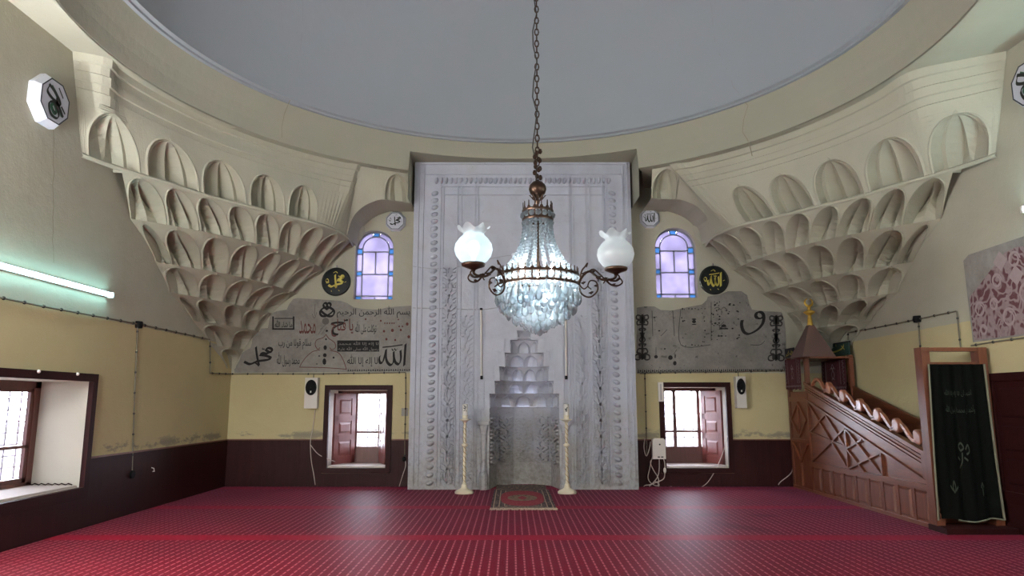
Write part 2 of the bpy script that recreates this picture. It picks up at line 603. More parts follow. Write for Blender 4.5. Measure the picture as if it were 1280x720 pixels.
class MB:
    def __init__(self):
        self.v, self.f = [], []

    def add(self, vs, fs):
        n = len(self.v)
        self.v += [tuple(p) for p in vs]
        self.f += [tuple(i + n for i in f) for f in fs]
        return self

    def box(self, x0, x1, y0, y1, z0, z1):
        vs = [(x, y, z) for x in (x0, x1) for y in (y0, y1) for z in (z0, z1)]
        return self.add(vs, [(0, 1, 3, 2), (4, 6, 7, 5), (0, 4, 5, 1), (2, 3, 7, 6), (0, 2, 6, 4), (1, 5, 7, 3)])

    def obox(self, c, ax, ay, az):
        """box from centre and three half-axis vectors"""
        c, ax, ay, az = Vector(c), Vector(ax), Vector(ay), Vector(az)
        vs = [c + ax * i + ay * j + az * k for i in (-1, 1) for j in (-1, 1) for k in (-1, 1)]
        return self.add(vs, [(0, 1, 3, 2), (4, 6, 7, 5), (0, 4, 5, 1), (2, 3, 7, 6), (0, 2, 6, 4), (1, 5, 7, 3)])

    def bevbox(self, x0, x1, y0, y1, z0, z1, face, b):
        """box whose face towards -y or -x ('y' / 'x') is drawn in by b: a raised panel"""
        if face == 'y':
            vs = [(x0, y1, z0), (x1, y1, z0), (x1, y1, z1), (x0, y1, z1), (x0 + b, y0, z0 + b), (x1 - b, y0, z0 + b), (x1 - b, y0, z1 - b), (x0 + b, y0, z1 - b)]
        else:
            vs = [(x1, y0, z0), (x1, y1, z0), (x1, y1, z1), (x1, y0, z1), (x0, y0 + b, z0 + b), (x0, y1 - b, z0 + b), (x0, y1 - b, z1 - b), (x0, y0 + b, z1 - b)]
        return self.add(vs, [(0, 1, 2, 3), (4, 5, 6, 7), (0, 1, 5, 4), (1, 2, 6, 5), (2, 3, 7, 6), (3, 0, 4, 7)])

    def poly(self, pts):
        return self.add(pts, [tuple(range(len(pts)))])

    def prism(self, pts, d):
        """polygon pts swept by the vector d"""
        n = len(pts)
        d = Vector(d)
        vs = [Vector(p) for p in pts] + [Vector(p) + d for p in pts]
        fs = [tuple(range(n)), tuple(range(2 * n - 1, n - 1, -1))]
        fs += [(i, (i + 1) % n, (i + 1) % n + n, i + n) for i in range(n)]
        return self.add(vs, fs)

    def grid(self, rows, skip=None):
        nc = len(rows[0])
        vs = [p for r in rows for p in r]
        fs = []
        for i in range(len(rows) - 1):
            for j in range(nc - 1):
                q = (i * nc + j, i * nc + j + 1, (i + 1) * nc + j + 1, (i + 1) * nc + j)
                if skip and skip([vs[k] for k in q]):
                    continue
                fs.append(q)
        return self.add(vs, fs)

    def lathe(self, prof, c=(0, 0, 0), n=20, closed=True):
        rows = []
        for r, z in prof:
            rows.append([(c[0] + r * math.cos(2 * PI * k / n), c[1] + r * math.sin(2 * PI * k / n), c[2] + z) for k in range(n + 1)])
        return self.grid(rows)

    def tube(self, path, r, n=8, caps=True, radii=None):
        path = [Vector(p) for p in path]
        rows = []
        up = Vector((0, 0, 1))
        m = len(path)
        t0 = (path[1] - path[0]).normalized()
        if abs(t0.dot(up)) > 0.95:
            up = Vector((1, 0, 0))
        u = t0.cross(up).normalized()
        for i, p in enumerate(path):
            t = (path[min(i + 1, m - 1)] - path[max(i - 1, 0)])
            t = t.normalized() if t.length > 1e-9 else t0
            u = (u - t * u.dot(t))
            u = u.normalized() if u.length > 1e-6 else t.cross(Vector((1, 0.3, 0))).normalized()
            w = t.cross(u)
            rr = radii[i] if radii else r
            rows.append([p + (u * math.cos(2 * PI * k / n) + w * math.sin(2 * PI * k / n)) * rr for k in range(n + 1)])
        self.grid(rows)
        if caps:
            self.add(rows[0][:-1], [tuple(range(n - 1, -1, -1))])
            self.add(rows[-1][:-1], [tuple(range(n))])
        return self

    def ball(self, c, r, n=10, m=6, sz=1.0):
        return self.lathe([(r * math.sin(PI * i / m), -r * sz * math.cos(PI * i / m)) for i in range(m + 1)], c, n)

    def mesh(self, name):
        me = bpy.data.meshes.new(name)
        me.from_pydata(self.v, [], self.f)
        me.update()
        return me

    def build(self, name, m, parent=None, smooth=False, origin=None, angle=None):
        if origin is not None:
            o_ = Vector(origin)
            self.v = [tuple(Vector(p) - o_) for p in self.v]
        me = self.mesh(name)
        me.materials.append(m)
        if smooth:
            me.polygons.foreach_set('use_smooth', [True] * len(me.polygons))
        return place(name, me, parent, origin or (0, 0, 0))


def place(name, me, parent=None, loc=(0, 0, 0), rot=None, scale=None):
    o = bpy.data.objects.new(name, me)
    COL.objects.link(o)
    loc = Vector(loc)
    WT[o] = loc
    if parent is not None:
        o.parent = parent
        o.location = loc - WT[parent]
    else:
        o.location = loc
    if rot:
        o.rotation_euler = rot
    if scale:
        o.scale = scale
    return o


def weld(o, d=1e-4):
    import bmesh
    bm = bmesh.new()
    bm.from_mesh(o.data)
    bmesh.ops.remove_doubles(bm, verts=bm.verts, dist=d)
    bmesh.ops.recalc_face_normals(bm, faces=bm.faces)
    bm.to_mesh(o.data)
    bm.free()
    return o


def tag(o, label=None, cat=None, group=None):
    if label:
        o['label'] = label
    if cat:
        o['category'] = cat
    if group:
        o['group'] = group
    return o


def thing(name, label, cat, loc, group=None):
    o = place(name, None, None, loc)
    o.empty_display_size = 0.1
    return tag(o, label, cat, group)


def struct(o):
    o['kind'] = 'structure'
    return o


def sempty(name, loc):
    o = place(name, None, None, loc)
    o.empty_display_size = 0.1
    return struct(o)


def catmull(pts, k=6, closed=False):
    pts = [Vector(p) for p in pts]
    out = []
    n = len(pts)
    rng = range(n if closed else n - 1)
    for i in rng:
        if closed:
            a, b, c, d = pts[(i - 1) % n], pts[i], pts[(i + 1) % n], pts[(i + 2) % n]
        else:
            a, b, c, d = pts[max(i - 1, 0)], pts[i], pts[i + 1], pts[min(i + 2, n - 1)]
        for j in range(k):
            t = j / k
            out.append(0.5 * ((2 * b) + (c - a) * t + (2 * a - 5 * b + 4 * c - d) * t * t + (3 * b - a - 3 * c + d) * t ** 3))
    if not closed:
        out.append(pts[-1])
    return out


def pen(mb, strokes, T, w, nib=math.radians(55), thin=0.3, smooth=5, eps=0.0):
    """broad-nib strokes: polylines in flat (u, v) coordinates (v downwards), T(u, v) -> wall point"""
    nx, ny = math.cos(nib), -math.sin(nib)
    for st in strokes:
        ww = w
        if isinstance(st[0], (int, float)):
            ww = w * st[0]
            st = st[1:]
        p = [(q[0], q[1]) for q in (catmull([(a, b, 0) for a, b in st], smooth) if len(st) > 2 else [Vector((*s, 0)) for s in st])]
        L, R = [], []
        for i in range(len(p)):
            a, b = p[max(i - 1, 0)], p[min(i + 1, len(p) - 1)]
            tx, ty = b[0] - a[0], b[1] - a[1]
            l = math.hypot(tx, ty) or 1
            mx, my = -ty / l, tx / l
            s = 1 if nx * mx + ny * my >= 0 else -1
            ox = ww * 0.5 * ((1 - thin) * nx * s + thin * mx)
            oy = ww * 0.5 * ((1 - thin) * ny * s + thin * my)
            # keep a minimum width across the stroke
            d = ox * mx + oy * my
            if d < ww * 0.5 * thin:
                ox += mx * (ww * 0.5 * thin - d)
                oy += my * (ww * 0.5 * thin - d)
            L.append(T(p[i][0] + ox, p[i][1] + oy))
            R.append(T(p[i][0] - ox, p[i][1] - oy))
        mb.grid([L, R])
    return mb


# joined letter shapes: isolated, final, initial, medial
AR = {'ا': 'ﺍﺎ', 'أ': 'ﺃﺄ', 'إ': 'ﺇﺈ', 'ب': 'ﺏﺐﺑﺒ', 'ت': 'ﺕﺖﺗﺘ', 'ح': 'ﺡﺢﺣﺤ', 'د': 'ﺩﺪ', 'ر': 'ﺭﺮ', 'س': 'ﺱﺲﺳﺴ', 'ش': 'ﺵﺶﺷﺸ', 'ص': 'ﺹﺺﺻﺼ', 'ع': 'ﻉﻊﻋﻌ',
      'ف': 'ﻑﻒﻓﻔ', 'ق': 'ﻕﻖﻗﻘ', 'ك': 'ﻙﻚﻛﻜ', 'ل': 'ﻝﻞﻟﻠ', 'م': 'ﻡﻢﻣﻤ', 'ن': 'ﻥﻦﻧﻨ', 'ه': 'ﻩﻪﻫﻬ', 'و': 'ﻭﻮ', 'ى': 'ﻯﻰ', 'ي': 'ﻱﻲﻳﻴ', 'ه': 'ﻩﻪﻫﻬ', 'ء': 'ﺀ'}
LA = {'ا': ('\ufefb', '\ufefc'), 'أ': ('\ufef7', '\ufef8'), 'إ': ('\ufef9', '\ufefa')}


def shaped(s):
    """Arabic text as joined presentation forms in visual order"""
    words = []
    for w in s.split(' '):
        if w == 'الله':
            words.append('\ufdf2')
            continue
        out, i, joined = [], 0, False
        while i < len(w):
            c = w[i]
            if c == 'ل' and i + 1 < len(w) and w[i + 1] in LA:
                out.append(LA[w[i + 1]][1 if joined else 0])
                joined = False
                i += 2
                continue
            f = AR.get(c, c)
            nxt = i + 1 < len(w) and w[i + 1] != 'ء'
            if len(f) == 4:
                out.append(f[3] if joined and nxt else f[1] if joined else f[2] if nxt else f[0])
                joined = nxt
            else:
                out.append(f[1] if joined and len(f) > 1 else f[0])
                joined = False
            i += 1
        words.append(''.join(reversed(out)))
    return ' '.join(reversed(words))


def text_mb(mb, s, T, u0, v0, u1, v1, bold=0.0, lines=False):
    """Arabic type fitted to the flat rectangle u0..u1, v0..v1 (v downwards)"""
    cu = bpy.data.curves.new('type', 'FONT')
    cu.body = shaped(s)
    cu.resolution_u = 3
    cu.offset = bold
    o = bpy.data.objects.new('type', cu)
    COL.objects.link(o)
    bpy.context.view_layer.update()
    me = o.to_mesh()
    vs = [tuple(v.co) for v in me.vertices]
    fs = [tuple(p.vertices) for p in me.polygons]
    o.to_mesh_clear()
    bpy.data.objects.remove(o)
    bpy.data.curves.remove(cu)
    if not vs:
        return mb
    xs, ys = [v[0] for v in vs], [v[1] for v in vs]
    ax, bx, ay, by = min(xs), max(xs), min(ys), max(ys)
    out = [T(u0 + (x - ax) / (bx - ax) * (u1 - u0), v1 + (y - ay) / (by - ay) * (v0 - v1)) for x, y, _ in vs]
    return mb.add(out, fs)


def panel_holes(mb, u0, u1, v0, v1, holes, P):
    """flat rectangle with rectangular holes; P(u, v) -> point"""
    us = sorted({u0, u1, *[h[0] for h in holes], *[h[1] for h in holes]})
    vs = sorted({v0, v1, *[h[2] for h in holes], *[h[3] for h in holes]})
    us = [u for u in us if u0 <= u <= u1]
    vs = [v for v in vs if v0 <= v <= v1]
    for a, b in zip(us, us[1:]):
        for c, d in zip(vs, vs[1:]):
            mu, mv = (a + b) / 2, (c + d) / 2
            if any(h[0] < mu < h[1] and h[2] < mv < h[3] for h in holes):
                continue
            mb.add([P(a, c), P(b, c), P(b, d), P(a, d)], [(0, 1, 2, 3)])
    return mb


# ------------------------------------------------------------------ room shell
# openings
LW = (at_y(413, 480, WF)[0], at_y(485, 480, WF)[0], 0.345, at_y(450, 487.5, WF)[2])      # lower front windows: x0 x1 z0 z1
RW = (at_y(829, 480, WF)[0], at_y(906, 480, WF)[0], 0.345, at_y(868, 484, WF)[2])


def archwin(pxl, pxr, pyt, pyb):
    a, b = at_y(pxl, (pyt + pyb) / 2, WF), at_y(pxr, (pyt + pyb) / 2, WF)
    return (a[0], b[0], at_y(pxl, pyb, WF)[2], at_y(pxl, pyt, WF)[2])


LA = archwin(443.5, 491.5, 287.5, 374)
RA = archwin(819.5, 870.5, 284.5, 372)
SIDE = (-0.95, 1.16, 0.52, 1.87)        # left wall window y0 y1 z0 z1
SIDE2 = (-4.6, -2.6, 0.52, 1.87)       # second window of the left wall, behind the frame
SIDER = (-0.95, 1.0, 0.5, 1.87)         # right wall window (shutters closed)
TOPZ = 12.0

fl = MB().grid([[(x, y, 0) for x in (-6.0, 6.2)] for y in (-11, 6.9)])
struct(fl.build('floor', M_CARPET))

PF = lambda u, v: (u, WF, v)
wf = panel_holes(MB(), WL, WR, 0, TOPZ, [LW, RW, LA, RA, (-0.74, 0.66, 0, 2.40)], PF)


def arch_pts(x0, x1, z0, z1, n=14, point=0.04):
    """outline of the arched light from the springing on one side to the other"""
    r = (x1 - x0) / 2
    cx = (x0 + x1) / 2
    sp = z1 - r * 1.0
    out = []
    for i in range(n + 1):
        a = PI - PI * i / n
        out.append((cx + r * math.cos(a), sp + (z1 - sp) * (math.sin(a) ** 0.92)))
    return out, sp


for W in (LA, RA):
    pts, sp = arch_pts(*W, 20)
    n = len(pts)
    h = n // 2
    wf.poly([PF(W[0], W[3])] + [PF(*p) for p in pts[h::-1]])
    wf.poly([PF(W[1], W[3])] + [PF(*p) for p in pts[:h - 1:-1]][::-1])
wall_front = struct(wf.build('wall_front', M_FRONT))

PLW = lambda u, v: (WL, u, v)
wl = panel_holes(MB(), WB, WF, 0, TOPZ, [SIDE, SIDE2], PLW)
wall_left = struct(wl.build('wall_left', M_LEFT))
PRW = lambda u, v: (WR, u, v)
wr = panel_holes(MB(), WB, WF, 0, TOPZ, [SIDER], PRW)
wall_right = struct(wr.build('wall_right', M_RIGHT))
PB = lambda u, v: (u, WB, v)
wb = panel_holes(MB(), WL, WR, 0, TOPZ, [(-3.2, 2.7, -1, 3.3)], PB)
wb.box(-3.45, -3.2, -10.5, WB, 0, 3.3)
wb.box(2.7, 2.95, -10.5, WB, 0, 3.3)
wb.box(-3.45, 2.95, -10.5, WB, 3.3, 3.5)
panel_holes(wb, -3.45, 2.95, 0, 3.5, [(-1.05, 0.55, -1, 2.35)], lambda u, v: (u, -10.5, v))
struct(wb.build('wall_back', M_LEFT))

struct(MB().grid([[(x, y, TOPZ) for x in (WL - 0.3, WR + 0.3)] for y in (WB - 0.3, WF + 0.3)]).build('roof', M_UP))
gm = mat('outside_stone', srgb(190, 184, 176), 0.9, var=0.1, vscale=2)
struct(MB().grid([[(x, y, -0.5) for x in (-60, 60)] for y in (-60, 60)]).build('ground', gm))

# drum, cornice ring and dome
DC = (-0.20, 0.0)
NX0, NX1, NZ = -2.25, 2.15, 6.35        # recess the mihrab rises into


def ringpt(r, a, z):
    return (DC[0] + r * math.cos(a), DC[1] + r * math.sin(a), z)


NSEG = 180
ca, cb = [math.acos((x - DC[0]) / 5.19) for x in (NX1, NX0)]
angs = sorted([2 * PI * k / NSEG for k in range(NSEG + 1)] + [ca, cb])
DZ0, DZ1 = 6.00, 6.62
dr = MB()
for a, b in zip(angs, angs[1:]):
    if b - a < 1e-6:
        continue
    m_ = (a + b) / 2
    notch = ca < m_ < cb
    prof = [(5.33, DZ0 - 0.02), (5.19, DZ0), (5.14, 6.2), (5.09, NZ), (4.98, DZ1)] if not notch else [(6.0, NZ), (5.09, NZ), (4.98, DZ1)]
    dr.grid([[ringpt(r, a, z), ringpt(r, b, z)] for r, z in prof])
for x, sgn in ((NX0, 1), (NX1, -1)):      # cheeks of the recess
    yy = math.sqrt(5.19 ** 2 - (x - DC[0]) ** 2)
    dr.add([(x, yy, DZ0 - 0.55), (x, WF, DZ0 - 0.55), (x, WF, NZ), (x, yy, NZ)], [(0, 1, 2, 3)])
drum = struct(weld(dr.build('trim_1', M_DRUM)))
# small roof over the recess behind the drum, closing to the wall
cor = MB()
for prof in ([(4.98, 6.62), (4.92, 6.62), (4.92, 6.655), (4.86, 6.67), (4.86, 6.72)],):
    cor.grid([[ringpt(r, a, z) for a in angs] for r, z in prof])
cor_o = struct(weld(cor.build('trim_2', M_DOME)))
dome = MB()
rows = []
for i in range(25):
    t = i / 24 * PI / 2
    rows.append([ringpt(4.86 * math.cos(t) + 0.0001, 2 * PI * k / 96, 6.72 + 4.3 * math.sin(t)) for k in range(97)])
dome.grid(rows)
ceiling = struct(weld(dome.build('ceiling', M_DOME, smooth=True)))


def ribbon3(mb, pts, w, nrm):
    """flat crack: widening and narrowing ribbon lying on a surface with normal function nrm(p)"""
    L, R = [], []
    for i, p in enumerate(pts):
        p = Vector(p)
        t = (Vector(pts[min(i + 1, len(pts) - 1)]) - Vector(pts[max(i - 1, 0)])).normalized()
        n = Vector(nrm(p)).normalized()
        s = t.cross(n).normalized() * w * (0.5 + 0.5 * random.random())
        L.append(p + s + n * 0.006)
        R.append(p - s + n * 0.006)
    mb.grid([L, R])


def dome_hit(px, py):
    """where the sight line meets the dome, drum or the cornice"""
    a, f, u = ray(px, py)
    for i in range(4000):
        s = i * 0.00001 + 0.008
        x, y, z = a * s + CX, f * s + CY, u * s + CZ
        r = math.hypot(x - DC[0], y - DC[1])
        if y > 0:
            if z > 6.72:
                k = (r / 4.86) ** 2 + ((z - 6.72) / 4.3) ** 2
                if k > 1:
                    return (x, y, z)
            elif r > 4.86 and z > 6.65 or r > 4.92 and z > 6.62 or r > 5.19 - 0.34 * max(0, z - 6.0):
                return (x, y, z)
    return None


inw = lambda p: (DC[0] - p[0], DC[1] - p[1], -0.3)
jit = lambda pts: [(x + random.uniform(-2, 2), y) for x, y in pts]
cr = MB()
seg = [p for p in (dome_hit(*q) for q in jit([(889, 0), (892, 20), (891, 40), (898, 62), (906, 80), (914, 96), (918, 108), (924, 117)])) if p]
ribbon3(cr, seg, 0.012, inw)
cr.build('crack', M_CRACKD, ceiling)
cr = MB()
seg = [p for p in (dome_hit(*q) for q in jit([(378, 0), (376, 35), (374, 70), (369, 98), (366, 112)])) if p]
ribbon3(cr, seg, 0.006, inw)
cr.build('crack', M_CRACKD, ceiling)
cr = MB()
seg = [p for p in (dome_hit(*q) for q in jit([(924, 119), (934, 132), (931, 150), (928, 165), (936, 178), (941, 195)])) if p]
ribbon3(cr, seg, 0.010, inw)
cr.build('crack', M_CRACK, drum)
cr = MB()
seg = [p for p in (dome_hit(*q) for q in jit([(363, 125), (355, 142), (352, 160), (353, 172)])) if p]
ribbon3(cr, seg, 0.006, inw)
cr.build('crack', M_CRACK, drum)
cr = MB()
ribbon3(cr, [at_x(66 + random.uniform(-1, 1), y, WL + 0.004) for y in range(160, 330, 14)], 0.005, lambda p: (1, 0, 0))
cr.build('crack', M_CRACK, wall_left)

# ------------------------------------------------------------------ corner pendentives with muqarnas cells
class Curve:
    """plan curve resampled by arc length; at(s) -> (x, y), s in 0..1"""

    def __init__(self, pts, smooth=True, cuts=None):
        p = [(q[0], q[1]) for q in (catmull([(x, y, 0) for x, y in pts], 10) if smooth else [Vector((x, y, 0)) for x, y in pts])]
        self.p = p
        d = [0]
        for a, b in zip(p, p[1:]):
            d.append(d[-1] + math.hypot(b[0] - a[0], b[1] - a[1]))
        self.L = d[-1]
        self.d = [x / self.L for x in d]

    def at(self, s):
        s = min(1, max(0, s))
        for i in range(len(self.d) - 1):
            if s <= self.d[i + 1]:
                t = (s - self.d[i]) / max(1e-9, self.d[i + 1] - self.d[i])
                a, b = self.p[i], self.p[i + 1]
                return (a[0] + (b[0] - a[0]) * t, a[1] + (b[1] - a[1]) * t)
        return self.p[-1]


def arc3(A, B, sag, n=12):
    """arc from A to B bulging towards the room centre by sag"""
    ax, ay = A
    bx, by = B
    mx, my = (ax + bx) / 2, (ay + by) / 2
    dx, dy = bx - ax, by - ay
    l = math.hypot(dx, dy)
    nx, ny = dy / l, -dx / l
    if nx * -mx + ny * -my < 0:
        nx, ny = -nx, -ny
    return [(ax + dx * t + nx * sag * 4 * t * (1 - t), ay + dy * t + ny * sag * 4 * t * (1 - t)) for t in [i / n for i in range(n + 1)]]


def topc(cx):
    return [(-5.82, 0.1), (-5.45, 0.3)] + [(cx + 5.33 * math.cos(math.radians(a)), 5.33 * math.sin(math.radians(a))) for a in (173, 165, 155, 145, 135, 127, 123)] + [(-3.25, 5.2), (-3.45, 5.82)]



T1B = [(-5.82, 0.5), (-5.6, 1.1), (-5.31, 1.64), (-4.93, 2.4), (-4.48, 3.03), (-4.08, 3.62), (-3.68, 4.14), (-3.52, 4.6), (-3.44, 5.05), (-3.50, 5.82)]
TIERS = [   # bottom curve, z of the bottom, number of cells, (first, last) station used by the cells
    (Curve(T1B), 4.76),
    (Curve(arc3((-5.82, 1.75), (-4.05, 5.82), 0.50)), 4.24),
    (Curve(arc3((-5.82, 2.55), (-4.6, 5.82), 0.30)), 3.76),
    (Curve(arc3((-5.82, 3.05), (-5.08, 5.82), 0.13)), 3.36),
    (Curve(arc3((-5.82, 3.95), (-5.32, 5.82), 0.10)), 3.00),
    (Curve(arc3((-5.82, 4.75), (-5.6, 5.82), 0.04)), 2.64),
    (Curve(arc3((-5.82, 5.55), (-5.76, 5.82), 0.01)), 2.26),
]


class Lerp:
    def __init__(self, a, b, t):
        self.a, self.b, self.t = a, b, t

    def at(self, s):
        p, q = self.a.at(s), self.b.at(s)
        return (p[0] + (q[0] - p[0]) * self.t, p[1] + (q[1] - p[1]) * self.t)


EPS = 0.006


def clampf(p, mirror):
    x = max(p[0], WL + EPS)
    y = min(p[1], WF - EPS)
    return (0.18 - x, y, p[2]) if mirror else (x, y, p[2])


def flat_on_wall(q):
    return all(abs(p[1] - (WF - EPS)) < 1e-6 for p in q) or all(abs(p[0] - (WL + EPS)) < 1e-6 for p in q) or all(abs(p[0] - (WR - EPS)) < 1e-6 for p in q)


def cell(cb, ct, s0, s1, z0, z1, g, n=6, pocket=0.06, follow=True, half=0.40, spring=0.34, apex=0.90, point=0.9, mirror=False, zig=0.13, dn=7, rim=0.02, raw=False):
    """one niche: pleated half shell carved into the face that leans from curve cb (z0) to curve ct (z1)"""
    smid = (s0 + s1) / 2
    e = 0.01

    def nrm(s):
        a, b = cb.at(s - e), cb.at(s + e)
        dx, dy = b[0] - a[0], b[1] - a[1]
        l = math.hypot(dx, dy) or 1
        nx, ny = dy / l, -dx / l
        if nx * a[0] + ny * a[1] < 0:
            nx, ny = -nx, -ny
        return nx, ny

    n0 = nrm(smid)
    p, q = cb.at(smid), ct.at(smid)
    L = math.hypot(p[0] - q[0], p[1] - q[1])

    def P(x, y, z):
        s = smid + x * (s1 - s0)
        t = g(z)
        a, b = cb.at(s), ct.at(s)
        w = (a[0] + (b[0] - a[0]) * t + n0[0] * y, a[1] + (b[1] - a[1]) * t + n0[1] * y, z0 + (z1 - z0) * z)
        return w if raw else clampf(w, mirror)

    zs = [(0.0, 1, 1), (spring * 0.5, 1, 1), (spring, 1, 1)]
    for i in range(1, dn + 1):
        t = i / dn
        zs.append((spring + (apex - spring) * math.sin(t * PI / 2) ** point, math.cos(t * PI / 2) if i < dn else 0.0, math.cos(t * PI / 2) ** 0.8 if i < dn else 0))
    zs += [((apex + 1) / 2, 0, 0), (1.0, 0, 0)]
    rows = []
    for i, (z, cx, dy) in enumerate(zs):
        D = (L * g(z) if follow else 0) + pocket
        hx = half * cx
        over = max(0, (z - apex) / (1 - apex))
        ro = (hx + 0.055) if cx > 0 else 0.055 * (1 - over)
        r_ = -rim * (1 - over)
        row = [P(-0.5, 0, z), P(-0.5 + (0.5 - ro) * 0.45, 0.0, z), P(-ro, 0, z), P(-hx - 0.02 * (1 - over), r_, z)]
        for k in range(n + 1):
            ph = PI - PI * k / n
            zz = 1 + (zig if k % 2 else -zig) * (1 if 0 < k < n else 0)
            row.append(P(hx * math.cos(ph), D * dy * max(0.0, math.sin(ph)) ** 0.8 * zz, z))
        row += [P(hx + 0.02 * (1 - over), r_, z), P(ro, 0, z), P(0.5 - (0.5 - ro) * 0.45, 0, z), P(0.5, 0, z)]
        rows.append(row)
    return MB().grid(rows, flat_on_wall)


def loft(c0, c1, s0, s1, z0, z1, g=lambda z: z, n=40, prof=None, mirror=False):
    """plain face between two plan curves"""
    prof = prof or [(0, 0), (1, 0)]
    rows = []
    for z, y in prof:
        row = []
        for i in range(n + 1):
            s = s0 + (s1 - s0) * i / n
            a, b = c0.at(s), c1.at(s)
            t = g(z)
            x_, y_ = a[0] + (b[0] - a[0]) * t, a[1] + (b[1] - a[1]) * t
            r = math.hypot(x_, y_)
            row.append(clampf((x_ * (1 + y / r), y_ * (1 + y / r), z0 + (z1 - z0) * z), mirror))
        rows.append(row)
    return MB().grid(rows, flat_on_wall)


GTS = [Curve(topc(DC[0]), True), Curve(topc(0.18 - DC[0]), True)]
Z1 = 5.44
cav = lambda z: z ** 1.35


def pendentive(name, mirror):
    GT = GTS[int(mirror)]
    C1 = Lerp(TIERS[0][0], GT, 0.55)          # top of the first row of niches
    root = sempty(name, (0.18 - WL if mirror else WL, WF, 2.26))
    add = lambda mb, nm='muqarnas_cell': weld(mb.build(nm, M_UP, root))
    # moulded band between the top row and the drum
    prof = [(0, 0.0), (0.22, 0.0), (0.24, 0.02), (0.40, 0.02), (0.42, 0.0), (0.60, 0.0), (0.62, 0.025), (0.80, 0.02), (0.82, -0.005), (0.97, -0.01), (1.0, -0.02)]
    add(loft(C1, GT, 0, 1, Z1, DZ0 - 0.01, prof=prof, n=60, mirror=mirror), 'moulded_band')
    # first row: big shells on a ledge
    cb = TIERS[0][0]
    st = [(0.015, 0.150), (0.165, 0.315), (0.325, 0.455), (0.465, 0.58), (0.59, 0.69)]
    prev = 0.0
    lin = lambda z: z
    for a, b in st:
        add(loft(cb, C1, prev, a, 4.76, Z1, n=4, mirror=mirror), 'spandrel')
        add(cell(cb, C1, a, b, 4.76, Z1, lin, n=8, pocket=0.28, follow=False, half=0.46, spring=0.22, apex=0.92, point=1.0, mirror=mirror, zig=0.36, rim=0.012))
        prev = b
    add(loft(cb, C1, prev, 1.0, 4.76, Z1, n=24, mirror=mirror), 'spandrel')
    # the lip of the ledge
    lip = [(0.0, 0.0), (0.25, -0.025), (0.6, -0.03), (1.0, 0.0)]
    add(loft(cb, cb, 0.0, 1.0, 4.72, 4.79, prof=lip, n=60, mirror=mirror), 'ledge')
    # lower rows
    counts = [9, 7, 5, 4, 2, 1]
    for k, cnt in enumerate(counts):
        cb, z0 = TIERS[k + 1]
        ct, z1 = TIERS[k]
        if k == 0:      # the ledge turns back to the wall beyond the row: use the part above the row
            class Sub:
                def at(self, s, c=ct):
                    return c.at(0.10 + 0.84 * s)
            ct = Sub()
        w = 1.0 / cnt
        edges = [i * w for i in range(cnt + 1)]
        if k % 2 and cnt > 1:          # rows alternate: the legs of one row stand over the crowns of the row below
            edges = [0.0] + [(i + 0.5) * w for i in range(cnt)] + [1.0]
        for i, (a, b) in enumerate(zip(edges, edges[1:])):
            nn = 6 if (i + k) % 3 else 4
            add(cell(cb, ct, a, b, z0, z1, cav, n=nn, pocket=0.10, half=0.43 if (i + k) % 2 else 0.46, spring=0.24 if k else 0.34, apex=0.91, point=0.85, mirror=mirror, zig=0.55, rim=0.026))
    return root


PEN_L = pendentive('trim_3', False)
PEN_R = pendentive('trim_4', True)
# plain corners behind the photographer's field of view, so that the dome closes
pb = MB()
for sx in (0, 1):
    for k in range(len(TIERS)):
        cb, z0 = TIERS[k]
        ct, z1 = (GTS[sx], DZ0 - 0.01) if k == 0 else TIERS[k - 1]
        m_ = loft(cb, ct, 0, 1, z0, z1, n=24, mirror=bool(sx))
        pb.add([(x, -1.9 - y * 3.92 / 5.82, z) for x, y, z in m_.v], m_.f)
struct(weld(pb.build('trim_5', M_UP)))

# soffit of the drum over the middle of each wall, and the arch niches beside the mihrab
so = MB()
for a0, a1, wall in ((150, 210, 'L'), (-30, 30, 'R'), (60, 120, 'F'), (240, 300, 'B')):
    for k in range(24):
        q = []
        for a in (a0 + (a1 - a0) * k / 24, a0 + (a1 - a0) * (k + 1) / 24):
            r = math.radians(a)
            i_ = ringpt(5.2, r, DZ0 - 0.02)
            if wall in 'LR':
                o_ = (WL if wall == 'L' else WR, i_[1] * 1.12, DZ0 - 0.02)
            else:
                o_ = (i_[0] * 1.12, WF if wall == 'F' else WB, DZ0 - 0.02)
            if wall == 'F' and NX0 < i_[0] < NX1:
                continue
            q += [i_, o_]
        if len(q) == 4:
            so.add([q[0], q[1], q[3], q[2]], [(0, 1, 2, 3)])
soffit = struct(weld(so.build('trim_6', M_UP)))


